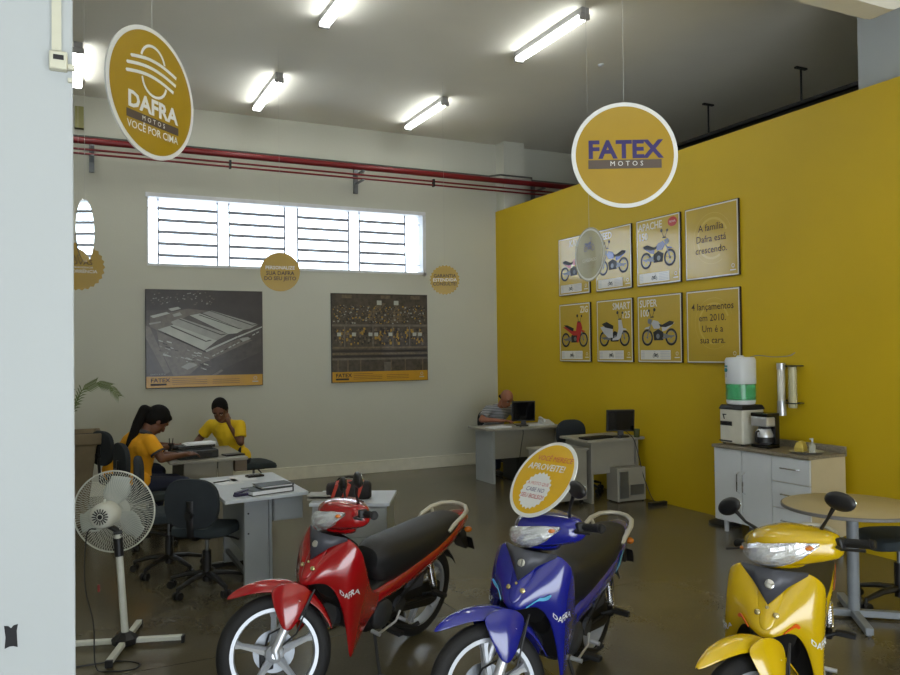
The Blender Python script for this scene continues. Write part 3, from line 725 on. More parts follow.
# --- desk of the group in yellow shirts
t = thing('desk', 'grey desk where the people in yellow shirts sit', 'desk', (1.3, 8.5, 0), 0)
MB().b2((-.42, -.42, .715), (.34, .70, .742)).build('desk_top', M_desk2, t, smooth=False, bevel=.004)
MB().b2((-.28, -.36, .0), (.04, -.33, .715)).b2((.05, -.36, .0), (.20, -.33, .715)).build('leg', M_desk2, t, smooth=False, bevel=.003)
MB().b2((-.28, .6, .0), (.2, .63, .715)).build('leg', M_desk2, t, smooth=False, bevel=.003)
MB().b2((-.05, -.33, .3), (-.03, .6, .7)).build('modesty_panel', M_desk2, t, smooth=False)
MB().b2((.21, -.4, .60), (.33, .2, .712)).build('drawer_box', mat('brown_laminate', (112, 98, 84), .5), t, smooth=False, bevel=.003)
t = thing('office_machine', 'black office machine with white papers on it on the desk of the people in yellow', 'office machine', (1.15, 8.34, .743), R(8))
MB().b2((-.20, -.16, 0), (.20, .16, .085)).b2((-.17, -.02, .085), (.18, .15, .125)).build('case', mat('charcoal_plastic', (40, 42, 42), .5), t, bevel=.012, smooth=False)
for s in (-1, 1): MB().cyl((s * .175, .03, .11), (s * .215, .03, .11), .022, 14).build('platen_knob', M_blk, t)
MB().b2((-.13, -.172, .02), (.13, -.158, .06)).b2((-.15, -.12, .086), (.15, -.03, .092)).build('front_panel', M_dst, t, smooth=False)
on_desk('paper_stack', MB().b2((-.15, -.1, 0), (.15, .1, .012)).box((.02, .01, .016), (.28, .19, .004), None, Matrix.Rotation(.1, 3, 'Z')), 'white papers lying on the black office machine', 'paper', M_paper, (1.20, 8.40, .868), R(5))
on_desk('notebook', MB().b2((-.1, -.07, 0), (.1, .07, .015)), 'dark notebook at the right of the black office machine', 'notebook', M_blk, (1.53, 8.30, ZD), R(12), .002)
t = thing('pen_cup', 'dark cup with pens on the far side of the yellow-shirt desk', 'cup', (.98, 8.9, ZD), 0)
MB().lathe([(.03, 0), (.034, .09), (.03, .09), (.027, .005), (0, .005)]).build('cup', M_blk, t)
for k in range(3): MB().cyl((.01 * math.cos(k * 2), .01 * math.sin(k * 2), .01), (.025 * math.cos(k * 2), .025 * math.sin(k * 2), .15), .004, 6).build('pen', M_dst, t)

# --- back computer desks
t = thing('desk', 'long grey computer desk where the bald man sits at the back', 'desk', (5.6, 9.4, 0), 0)
MB().prism([(-.60, -.22), (-.50, -.30), (.58, -.38), (.58, .30), (-.6, .30)], lambda a, c, h: (a, c, h), .715, .742).build('desk_top', M_desk2, t, smooth=False, bevel=.004)
MB().b2((-.50, -.22, 0), (-.46, .27, .715)).build('leg', M_desk, t, smooth=False, bevel=.003)
MB().b2((.50, -.30, 0), (.54, .27, .715)).build('leg', M_desk2, t, smooth=False, bevel=.003)
MB().b2((-.46, -.2, .33), (.5, -.18, .71)).build('modesty_panel', M_desk2, t, smooth=False)
t = thing('desk', 'grey corner computer desk against the yellow wall', 'desk', (5.8, 7.68, 0), 0)
MB().prism([(-.46, -.3), (.38, -.3), (.38, .32), (-.42, .32)], lambda a, c, h: (a, c, h), .715, .742).build('desk_top', M_desk2, t, smooth=False, bevel=.004)
MB().b2((.30, -.24, 0), (.33, .28, .715)).build('leg', M_desk2, t, smooth=False, bevel=.003)
MB().b2((-.36, -.24, 0), (-.33, .28, .715)).build('leg', M_desk2, t, smooth=False, bevel=.003)
MB().b2((-.33, -.2, .33), (.3, -.18, .71)).build('modesty_panel', M_desk2, t, smooth=False)
t = thing('drawer_pedestal', 'grey drawer pedestal standing between the two computer desks', 'cabinet', (5.12, 7.66, 0), 0)
MB().b2((-.27, -.2, .06), (.27, .2, .625)).build('body', M_desk2, t, smooth=False, bevel=.003)
MB().b2((-.29, -.22, .627), (.29, .22, .652)).build('pedestal_top', M_desk2, t, smooth=False, bevel=.003)
MB().cyl((-.22, -.2005, .57), (-.22, -.206, .57), .012, 12).build('lock', M_dst, t)
for sx in (-1, 1):
    for sy in (-1, 1): MB().cyl((sx * .22 - .012, sy * .15, .03), (sx * .22 + .012, sy * .15, .03), .028, 12).b2((sx * .22 - .01, sy * .15 - .01, .03), (sx * .22 + .01, sy * .15 + .01, .062)).build('caster', M_blk, t)
M_scr = mat('black_screen', (12, 13, 16), .12, coat=1)
def monitor(label, x, y, rz, w_=.40, h_=.30):
    t = thing('computer_monitor', label, 'monitor', (x, y, ZD), rz, 'computer monitors on the back desks')
    MB().lathe([(.105, 0), (.1, .012), (.03, .018), (0, .018)], n=24).build('base', M_blk, t)
    MB().b2((-.035, -.012, .015), (.035, .012, .13)).build('neck', M_blk, t, smooth=False, bevel=.003)
    MB().box((0, 0, .065 + h_ / 2), (w_, .045, h_), None, Matrix.Rotation(R(6), 3, 'X')).build('screen_housing', M_blk, t, smooth=False, bevel=.008)
    MB().box((0, -.027, .065 + h_ / 2), (w_ - .03, .003, h_ - .03), None, Matrix.Rotation(R(6), 3, 'X')).build('screen', M_scr, t, smooth=False)
monitor('black monitor in front of the bald man', 5.68, 9.33, R(-18), .33, .28)
monitor('black monitor on the right-hand computer desk', 5.93, 7.52, R(-22), .34, .26)
b = MB().box((0, 0, .012), (.42, .15, .018), None, Matrix.Rotation(R(3), 3, 'X'))
for i in range(12):
    for j in range(4): b.box((-.18 + i * .033, -.05 + j * .033, .023), (.026, .026, .006))
on_desk('keyboard', b, 'black keyboard on the right-hand computer desk', 'keyboard', M_blk, (5.58, 7.53, ZD), R(8))
b = MB().lathe([(.0, 0), (.03, .002), (.03, .02), (.018, .034), (0, .036)], n=16)
on_desk('mouse', b, 'black mouse between keyboard and monitor on the right-hand desk', 'mouse', M_blk, (5.84, 7.42, ZD), 0, smooth=True)
for x, y, a, lab in ((5.25, 9.28, 5, 'white papers at the left of the bald man'), (5.86, 9.30, -8, 'white papers right of the monitor of the bald man')):
    on_desk('paper_stack', MB().b2((-.15, -.105, 0), (.15, .105, .012)).box((.02, .0, .014), (.28, .2, .004), None, Matrix.Rotation(.15, 3, 'Z')), lab, 'paper', M_paper, (x, y, ZD), R(a), group='papers on the back desk')
t = thing('telephone', 'white telephone at the right end of the bald man\'s desk', 'telephone', (6.02, 9.28, ZD), R(-10))
MB().loft([[(-.09, -.1, 0), (.09, -.1, 0), (.09, .1, 0), (-.09, .1, 0)], [(-.085, -.095, .025), (.085, -.095, .025), (.08, .095, .07), (-.08, .095, .07)]]).build('body', M_white, t, smooth=False, bevel=.006)
MB().tube([(-.055, -.09, .07), (-.055, -.06, .075), (-.055, .06, .095), (-.055, .09, .09)], [.022, .016, .016, .022], 10).build('handset', M_white, t)
tag(MB().lathe([(.032, 0), (.038, .1), (.034, .1), (.029, .006), (0, .006)], n=20).build('mug', mat('dark_green_glass', (66, 72, 40), .15), loc=(6.06, 7.22 + .16, ZD)), 'small dark green cup at the right end of the right-hand computer desk', 'cup')
t = thing('computer_tower', 'grey computer tower on the floor under the right-hand computer desk', 'computer', (5.93, 7.42, 0), R(-3))
MB().b2((-.2, -.1, .012), (.2, .12, .40)).build('case', M_desk2, t, smooth=False, bevel=.008)
MB().b2((-.17, -.112, .05), (-.05, -.1, .36)).b2((-.02, -.105, .08), (.17, -.1, .2)).build('panel', M_steel, t, smooth=False)
for sx in (-1, 1):
    for sy in (-.08, .1): MB().cyl((sx * .17, sy, 0), (sx * .17, sy, .014), .015, 10).build('foot', M_blk, t)
def cable(label, pts, r=.005, m=None, name='cable'):
    P = [Vector(p) for p in pts]; out = []
    for i in range(len(P) - 1):
        p0 = P[max(i - 1, 0)]; p1 = P[i]; p2 = P[i + 1]; p3 = P[min(i + 2, len(P) - 1)]
        for k in range(6):
            q = k / 6; out.append(.5 * ((2 * p1) + (p2 - p0) * q + (2 * p0 - 5 * p1 + 4 * p2 - p3) * q * q + (3 * p1 - p0 - 3 * p2 + p3) * q ** 3))
    out.append(P[-1])
    return tag(MB().tube(out, r, 6).build(name, m or M_blk), label, 'cable')
cable('black cable hanging from the right-hand monitor down to the computer tower', [(6.02, 7.52, .80), (6.0, 7.36, .72), (6.05, 7.33, .5), (6.1, 7.3, .25), (6.14, 7.2, .02), (6.1, 7.0, .008)])
cable('black cable hanging behind the bald man\'s monitor', [(5.52, 9.36, .78), (5.54, 9.12, .72), (5.5, 9.1, .5), (5.48, 9.12, .3), (5.5, 9.2, .01)])
tag(MB().b2((-.12, -.03, 0), (.12, .03, .04)).build('power_strip', M_blk, smooth=False, bevel=.005, loc=(6.05, 7.02, 0)), 'black power strip on the floor beside the computer tower', 'power strip')
t = thing('computer_tower', 'black computer tower under the bald man\'s desk', 'computer', (5.58, 9.35, 0), 0)
MB().b2((-.09, -.14, 0.01), (.09, .24, .40)).build('case', M_blk, t, smooth=False, bevel=.006)
MB().b2((-.08, -.146, .03), (.08, -.139, .37)).build('front_panel', M_dst, t, smooth=False)

# --- white cabinet with worktop
cx0, cx1, cy0, cy1 = 5.68, 6.18, 4.66, 5.76
t = thing('cabinet', 'white cabinet with two doors and three drawers against the yellow wall', 'cabinet', (5.93, 5.21, 0), 0)
MB().b2((-.23, -.55, .13), (.20, .55, .825)).build('body', mat('cream_laminate', (196, 184, 152), .5, var=.02), t, smooth=False)
hd = lambda pts: MB().tube(pts, .007, 8)
for i, (a, c) in enumerate(((.55, .205), (.20, -.145))):
    d = MB().b2((-.25, a - .003, .132), (-.231, c + .003, .822)).build('door', M_white, t, smooth=False, bevel=.002)
    yy = .235 if i == 0 else .165
    hd([(-.252, yy, .42), (-.28, yy, .44), (-.282, yy, .52), (-.28, yy, .60), (-.252, yy, .62)]).build('handle', M_chr, d)
for k in range(3):
    z0 = .132 + k * .232; hz = .232 if k < 2 else .226
    d = MB().b2((-.25, -.149, z0 + .003), (-.231, -.547, z0 + hz - .003)).build('drawer', M_white, t, smooth=False, bevel=.002)
    hd([(-.252, -.25, z0 + .13), (-.28, -.265, z0 + .13), (-.282, -.35, z0 + .13), (-.28, -.435, z0 + .13), (-.252, -.45, z0 + .13)]).build('handle', M_chr, d)
for sx in (-.15, .18):
    for sy in (-.5, 0, .5): MB().cyl((sx, sy, 0), (sx, sy, .13), .02, 14, r2=.024).build('leg', M_white, t)
M_gran = mat('grey_granite', (128, 120, 104), .3, var=.35, scale=90)
tag(MB().b2((-.27, -.56, 0), (.21, .56, .028)).b2((.185, -.56, .028), (.21, .56, .085)).build('worktop', M_gran, smooth=False, bevel=.003, loc=(5.93, 5.21, .827)), 'grey speckled worktop with low upstand on the white cabinet', 'worktop')
ZT = .856
# water dispenser + filter
M_dis = mat('ivory_plastic', (206, 204, 190), .4); M_grn = mat('green_clear_plastic', (84, 190, 128), .08, alpha=.5, var=.02); M_wat = mat('mint_filter', (150, 205, 178), .3)
t = thing('water_dispenser', 'ivory water dispenser with dark collar on the left end of the worktop', 'water dispenser', (5.90, 5.60, ZT), 0)
MB().b2((-.16, -.15, .012), (.13, .14, .345)).build('body', M_dis, t, smooth=False, bevel=.018, segs=3)
MB().loft([[(-.17, -.16, .34), (.14, -.16, .34), (.14, .15, .34), (-.17, .15, .34)], [(-.15, -.14, .385), (.12, -.14, .385), (.12, .13, .385), (-.15, .13, .385)]]).build('collar', M_dst, t, smooth=False, bevel=.01)
MB().b2((-.166, -.02, .185), (-.155, .125, .225)).build('recess_band', M_blk, t, smooth=False)
for yy in (.02, .085): MB().b2((-.18, yy - .012, .195), (-.16, yy + .012, .215)).build('tap', M_blk, t, smooth=False, bevel=.003)
MB().b2((-.178, -.02, .03), (-.155, .13, .042)).build('drip_tray', M_blk, t, smooth=False)
b = MB(); b.prism([(.10, .295), (.05, .295), (.05, .285), (.082, .285), (.07, .245), (.082, .245)], lambda a, c, h: (h, a, c), -.1625, -.160); b.build('logo_mark', M_blk, t, smooth=False)
for sx in (-.13, .10):
    for sy in (-.12, .11): MB().cyl((sx, sy, 0), (sx, sy, .014), .015, 10).build('foot', M_blk, t)
t = thing('water_filter', 'white and green water filter tank standing on the water dispenser', 'water filter', (5.885, 5.60, ZT + .386), 0)
MB().lathe([(.10, 0), (.13, .005), (.135, .03), (.135, .045)], n=40).build('base_ring', M_white, t)
MB().lathe([(.135, .045), (.14, .05), (.14, .20), (.135, .20), (.132, .05), (0, .048)], n=40).build('clear_tank', M_grn, t)
MB().lathe([(0, .06), (.125, .06), (.125, .075), (0, .075)], n=40).lathe([(0, .165), (.128, .165), (.128, .19), (0, .19)], n=40).cyl((-.04, .055, .075), (-.04, .055, .165), .045, 20).cyl((-.04, -.05, .075), (-.04, -.05, .165), .04, 20).build('filter_candle', M_wat, t)
MB().lathe([(.14, .20), (.143, .205), (.143, .43), (.13, .455), (.05, .46), (0, .46)], n=40).build('tank_lid', M_white, t)
MB().lathe([(.04, .46), (.03, .475), (0, .477)], n=20).build('lid_knob', M_white, t)
b = MB(); b.disc2(0, 0, .02, 0, mat('teal_print', (50, 130, 140), .5)); b.rect(-.02, .03, .02, .045, 0, _M['teal_print']); b.rect(-.012, -.07, .012, -.03, 0, M_ps)
bb = MB(); bb.add([(-.1445, -v[0] + .045, v[2] + .335) for v in b.v], b.f); bb.fm = b.fm; bb.build('label_print', None, t, smooth=False)
tube = cable('thin grey water hose running from the filter to the yellow wall', [(5.95, 5.54, 1.70), (6.0, 5.48, 1.715), (6.08, 5.36, 1.70), (6.15, 5.25, 1.71), (6.195, 5.22, 1.74)], .004, M_steel, 'water_hose')
# coffee maker
t = thing('coffee_maker', 'black and steel coffee maker beside the water dispenser', 'coffee maker', (5.88, 5.29, ZT), 0)
MB().b2((-.10, -.1, .0), (.06, .1, .03)).b2((.0, -.1, .03), (.06, .1, .30)).b2((-.10, -.1, .29), (.06, .1, .325)).build('body', M_blkg, t, smooth=False, bevel=.008)
MB().b2((-.105, -.095, .20), (.02, .095, .29)).build('filter_housing', M_alu, t, smooth=False, bevel=.012)
jug = MB().lathe([(.05, .0), (.078, .02), (.082, .09), (.06, .145), (.05, .155), (0, .155)], c=(-.03, 0, .032), n=32).build('jug', M_alu, t)
MB().tube([(-.10, 0, .16), (-.135, 0, .15), (-.14, 0, .08), (-.105, 0, .05)], .011, 8).build('jug_handle', M_blk, jug)
MB().lathe([(.083, .05), (.085, .07), (.085, .02)], c=(-.03, 0, .032), n=32).lathe([(.054, .13), (.062, .14), (.05, .165), (0, .168)], c=(-.03, 0, .032), n=32).build('jug_lid', M_blk, jug)
# cup dispensers
M_cup = mat('white_cups', (214, 212, 200), .5); M_clr = mat('clear_tube_plastic', (215, 210, 170), .08, alpha=.4, var=0)
t = thing('cup_dispenser', 'left wall cup dispenser, a white tube with steel ends on the yellow wall', 'cup dispenser', (6.13, 5.33, 1.14), 0, 'wall cup dispensers')
MB().cyl((0, 0, .06), (0, 0, .44), .035, 20).build('cup_stack', M_cup, t)
MB().cyl((0, 0, 0), (0, 0, .14), .04, 20).build('metal_sleeve', M_alu, t)
MB().cyl((0, 0, .44), (0, 0, .5), .04, 20).build('metal_cap', M_alu, t)
MB().b2((0, -.012, .13), (.07, .012, .15)).b2((0, -.012, .46), (.07, .012, .48)).build('bracket', M_dst, t, smooth=False)
t = thing('cup_dispenser', 'right wall cup dispenser, a clear tube with dark brackets on the yellow wall', 'cup dispenser', (6.12, 5.19, 1.22), 0, 'wall cup dispensers')
MB().lathe([(.038, 0), (.04, .005), (.04, .40), (.036, .40), (.036, .005)], n=24).build('clear_tube', M_clr, t)
MB().cyl((0, 0, .0), (0, 0, .30), .028, 18).build('cup_stack', M_cup, t)
MB().b2((-.045, -.06, .04), (.08, .05, .05)).b2((-.045, -.06, .39), (.08, .05, .40)).build('bracket', M_dst, t, smooth=False)
# tray, cheese-yellow cover, bottle
t = thing('serving_tray', 'shallow steel tray at the right end of the worktop', 'tray', (5.86, 4.84, ZT), 0)
MB().lathe([(0, .002), (.115, .002), (.14, .018), (.145, .018), (.118, -.0), (0, 0)], n=40).build('tray', M_alu, t, angle=60)
t = thing('bag_of_sugar', 'yellow packet standing on the steel tray', 'packet', (5.87, 4.905, ZT + .003), R(20))
MB().loft([[(-.05, -.04, 0), (.05, -.04, 0), (.05, .04, 0), (-.05, .04, 0)], [(-.055, -.042, .04), (.055, -.042, .04), (.055, .042, .04), (-.055, .042, .04)], [(-.045, -.03, .075), (.045, -.03, .08), (.045, .03, .075), (-.045, .03, .08)], [(-.03, -.012, .092), (.035, -.01, .098), (.035, .01, .096), (-.03, .012, .09)]]).build('packet', mat('yellow_packet', (190, 170, 80), .5), t, smooth=False, bevel=.01)
t = thing('bottle', 'small clear bottle with white pump beside the yellow packet', 'bottle', (5.86, 4.775, ZT + .003), 0)
MB().lathe([(.025, 0), (.027, .01), (.027, .07), (.012, .085), (.01, .1), (0, .1)], n=20).build('bottle_body', mat('clear_bottle', (214, 216, 204), .1, trans=.5), t)
MB().cyl((0, 0, .1), (0, 0, .125), .008, 10).b2((-.03, -.006, .122), (.006, .006, .132)).build('pump', M_white, t)
# white stand behind the cabinet
t = thing('floor_appliance', 'white appliance column on black base, mostly hidden behind the left end of the white cabinet', 'appliance', (6.0, 5.95, 0), 0)
MB().b2((-.06, -.14, .045), (.10, .08, .70)).build('column', M_white, t, smooth=False, bevel=.02)
MB().lathe([(.16, 0), (.16, .02), (.1, .045), (0, .045)], n=30).build('base', M_blk, t)
for k in range(4): MB().b2((-.066, -.02, .48 + k * .045), (-.055, .07, .50 + k * .045)).build('vent', M_steel, t, smooth=False)

# --- round table
t = thing('round_table', 'round table with beige top and grey pedestal behind the yellow motorcycle', 'table', (4.66, 3.50, 0), 0)
MB().lathe([(0, .717), (.417, .717), (.43, .72), (.43, .74), (.426, .744), (0, .744)], n=72).build('table_top', mat('beige_laminate', (172, 158, 122), .4, var=.02), t, angle=50)
MB().lathe([(.429, .719), (.436, .722), (.436, .74), (.429, .743)], n=72).build('edge_band', mat('grey_edge_band', (110, 108, 106), .5), t)
M_ped = mat('grey_painted_steel', (128, 134, 140), .4)
MB().cyl((0, 0, .05), (0, 0, .7), .037, 24).lathe([(.12, .70), (.12, .717), (0, .717)], n=24).build('pedestal', M_ped, t)
for k in range(4):
    q = Matrix.Rotation(R(50 + 90 * k), 3, 'Z'); MB().box(q @ Vector((.19, 0, .035)), (.36, .05, .045), None, q).box(q @ Vector((.34, 0, .008)), (.03, .03, .016), None, q).build('foot', M_ped, t, bevel=.006, smooth=False)

# ================================================================ STANDING FAN
M_fw = mat('fan_white', (196, 198, 188), .4)
M_blade = mat('fan_blade_pale', (170, 176, 170), .35, trans=.0)
t = thing('standing_fan', 'white standing fan seen from behind, next to the near left pillar', 'fan', (.305, 5.25, 0), 0)
for k, a in enumerate((22, 112, 202, 292)):
    q = Matrix.Rotation(R(a - 40), 3, 'Z')
    l = MB().box(q @ Vector((.19, 0, .035)), (.30, .038, .03), None, q).build('foot', M_fw, t, smooth=False, bevel=.006)
    MB().box(q @ Vector((.345, 0, .026)), (.02, .044, .046), None, q).build('end_cap', M_blk, l, smooth=False, bevel=.005)
MB().lathe([(.075, .02), (.08, .055), (.05, .075), (.03, .09), (.0, .09)], n=8).build('hub', M_blk, t, angle=25)
top = Vector((-.035, 0, .62)); MB().cyl((0, 0, .07), top, .0215, 18).build('pole', M_fw, t)
MB().cyl(top - Vector((-.004, 0, .06)), top + Vector((-.004, 0, .05)), .027, 16).cyl(top + Vector((-.003, 0, .04)), top + Vector((-.005, 0, .075)), .02, 14, M_fw).build('collar', M_blk, t)
hc = Vector((-.075, .03, .825)); ax = Vector((.40, .91, -.04)).normalized()   # blowing away from the camera
MB().tube([top + Vector((0, 0, .06)), top + Vector((-.01, .0, .10)), hc - ax * .05 - Vector((0, 0, .07))], .018, 10).cyl(top + Vector((-.03, 0, .085)), top + Vector((.02, 0, .085)), .016, 10).build('tilt_bracket', M_blk, t)
mh = MB().lathe([(0, -.17), (.05, -.168), (.07, -.15), (.078, -.12), (.078, -.04), (.07, -.02), (0, -.02)], c=hc, axis='d', d=ax, n=32).build('motor_housing', M_fw, t)
u = Vector((0, 0, 1)) - ax * ax.z; u.normalize(); v_ = ax.cross(u)
b = MB()
for k in range(16):
    a = 2 * PI * k / 16; e = u * math.cos(a) + v_ * math.sin(a); b.tube([hc - ax * .170 + e * .02, hc - ax * .168 + e * .048], .004, 5)
b.lathe([(.008, -.171), (.014, -.172), (0, -.173)], c=hc, axis='d', d=ax, n=16); b.build('motor_vent', M_dst, mh)
MB().box(hc - ax * .10 + u * .083, (.014, .02, .02)).build('oscillation_knob', M_fw, mh)
def cage(z0, z1, name):
    b = MB(); n = 96; Rr = .25
    for k in range(n):
        a = 2 * PI * k / n; e = u * math.cos(a) + v_ * math.sin(a)
        b.tube([hc + ax * z0 + e * .06, hc + ax * (z0 + (z1 - z0) * .12) + e * .15, hc + ax * (z0 + (z1 - z0) * .4) + e * .22, hc + ax * z1 + e * Rr], .0013, 4, cap=False)
    for rr, zz in ((.06, z0), (Rr, z1)):
        b.tube([hc + ax * zz + (u * math.cos(q) + v_ * math.sin(q)) * rr for q in [2 * PI * j / 72 for j in range(72)]], .0045 if rr > .1 else .003, 8, closed=True)
    return b.build(name, M_fw, t)
cage(-.015, .045, 'rear_grille'); cage(.135, .05, 'front_grille')
MB().lathe([(0, .128), (.065, .132), (.065, .14), (0, .142)], c=hc, axis='d', d=ax, n=32).build('front_badge', M_fw, t)
MB().cyl(hc + ax * .0, hc + ax * .1, .038, 24).build('blade_hub', M_blade, t)
for k in range(3):
    rings = []
    for j in range(9):
        rr = .03 + .19 * j / 8; row = []
        wd = .35 + .5 * math.sin(PI * min(1, (j + 1) / 8))
        for i in range(7):
            f = i / 6 - .5; a = k * 2 * PI / 3 + f * wd * 1.5 + .2 * j / 8
            row.append(hc + ax * (.05 + f * .05) + (u * math.cos(a) + v_ * math.sin(a)) * rr)
        rings.append(row)
    b = MB(); b.loft(rings, closed=False, cap=False); b.open = True; b.build('blade', M_blade, t, solid=.002)
# cord
def adopt(o, p):
    bpy.context.view_layer.update(); o.parent = p; o.matrix_parent_inverse = p.matrix_world.inverted()
    for k in ('label', 'category', 'group'):
        if k in o: del o[k]
base = Vector((.305, 5.25, 0)); P0 = base + hc - ax * .15 - Vector((.03, 0, .07))
cable('black power cord hanging from the standing fan down to the floor', [P0, P0 + Vector((-.05, -.05, -.02)), P0 + Vector((-.062, -.08, -.3)), (.12, 4.98, .25), (.13, 4.93, .02), (.2, 4.86, .006), (.32, 4.83, .006), (.36, 4.9, .006), (.25, 5.0, .006), (.05, 5.02, .006), (-.2, 5.05, .006)], .0042, M_blk, 'power_cord')
adopt(bpy.data.objects['power_cord'], t)
ct = MB().cyl((.150, 5.02, .42), (.150, 5.02, .46), .0075, 10).build('cord_tag', M_red); adopt(ct, bpy.data.objects['power_cord'])

# ================================================================ PLANTER WITH PALM
t = thing('potted_palm', 'young palm in a tall brown planter behind the near left pillar', 'plant', (-.04, 9.3, 0), 0)
M_pot = mat('brown_planter', (122, 108, 82), .7, var=.15, scale=6); M_leaf = mat('palm_leaf', (88, 104, 50), .5, var=.2)
sq = lambda s, z: [(-s, -s, z), (s, -s, z), (s, s, z), (-s, s, z)]
MB().loft([sq(.19, 0), sq(.30, .86), sq(.34, .865), sq(.35, .98), sq(.31, .98), sq(.29, .93)], cap=True).build('pot', M_pot, t, smooth=False, bevel=.012)
MB().b2((-.28, -.28, .9), (.28, .28, .935)).build('soil', mat('soil', (60, 46, 32), 1, bump=1, bscale=60), t, smooth=False)
def frond(pts, nleaf, ll, side=1.0):
    P = [Vector(p) for p in pts]
    st = MB().tube(P, [.008 - .006 * i / (len(P) - 1) for i in range(len(P))], 6).build('stem', M_leaf, t)
    b = MB()
    for k in range(nleaf):
        f = .25 + .73 * k / nleaf; s = f * (len(P) - 1); i = int(s); q = s - i; p = P[i].lerp(P[min(i + 1, len(P) - 1)], q)
        d = (P[min(i + 1, len(P) - 1)] - P[i]).normalized()
        for sd in (-1, 1):
            n_ = d.cross(Vector((0, 1, 0))).normalized() if sd > 0 else d.cross(Vector((0, 1, 0))).normalized() * -1
            tip = p + (d * .7 + n_ * .55 + Vector((0, sd * .3, -.15))) * ll * (1 - .5 * abs(f - .5))
            w_ = d * .006
            mid = (p + tip) / 2 + Vector((0, 0, .012))
            b.add([p - w_, p + w_, mid + w_ * 1.3, tip, mid - w_ * 1.3], [(0, 1, 2, 3, 4)])
    b.build('leaflets', M_leaf, st, smooth=False, solid=.0008)
frond([(0.02, 0, .93), (.05, 0, 1.15), (.16, 0, 1.42), (.30, -.02, 1.50), (.44, -.04, 1.46), (.54, -.06, 1.33)], 30, .11)
frond([(0, 0, .93), (.1, .04, 1.25), (.13, .05, 1.38)], 5, .06)
frond([(-.05, 0, .93), (-.12, 0, 1.2), (-.05, 0, 1.42), (.06, .03, 1.47)], 10, .12)
frond([(-.05, 0, .93), (-.2, .1, 1.3), (-.4, .1, 1.5), (-.6, .1, 1.45)], 16, .15)

# ================================================================ MOTORCYCLES
def spline_rings(rings, m): pass
M_seat = mat('black_vinyl_seat', (24, 24, 25), .5, bump=.15, bscale=150)
M_whl = mat('wheel_silver', (176, 180, 186), .35, .35)
M_lens = mat('headlamp_reflector', (238, 240, 242), .12, .85, coat=1.0, var=.0, bump=1.0, bscale=26)
M_lglass = mat('headlamp_glass', (240, 244, 248), .02, alpha=.12, coat=1.0, var=0)
M_grey = mat('charcoal_satin', (66, 68, 76), .42)
M_mir = mat('mirror_glass', (220, 225, 228), .02, 1.0, var=0)
M_gold = mat('brass_screw', (190, 176, 130), .25, .8)
M_eng = mat('engine_alloy', (84, 86, 90), .42, .7, bump=.2, bscale=60)
M_engb = mat('engine_black', (26, 27, 29), .5, .3)
M_amb = mat('amber_lens', (200, 110, 20), .15, coat=1)
M_rail = mat('rail_silver', (176, 172, 158), .35, .35)
M_tail = mat('red_tail_lens', (150, 12, 10), .12, coat=1)
def paint(name, rgb): return mat(name, rgb, .22, 0, coat=1.0, coat_rough=.03, var=.01, spec=.5)
AX0 = Vector((.87, 0, .95)); AXD = Vector((.33, 0, -.665)).normalized()
def se(cx, cz, a, c, y, n=20, e=.75):   # superellipse ring in the xz plane at y
    return [(cx + math.copysign(abs(math.cos(q)) ** e, math.cos(q)) * a, y, cz + math.copysign(abs(math.sin(q)) ** e, math.sin(q)) * c) for q in [2 * PI * j / n for j in range(n)]]
def sy_(x, hw, z0, z1, n=20, e=.7):     # ring in the yz plane at x
    return [(x, math.copysign(abs(math.cos(q)) ** e, math.cos(q)) * hw, (z0 + z1) / 2 + math.copysign(abs(math.sin(q)) ** e, math.sin(q)) * (z1 - z0) / 2) for q in [2 * PI * j / n for j in range(n)]]
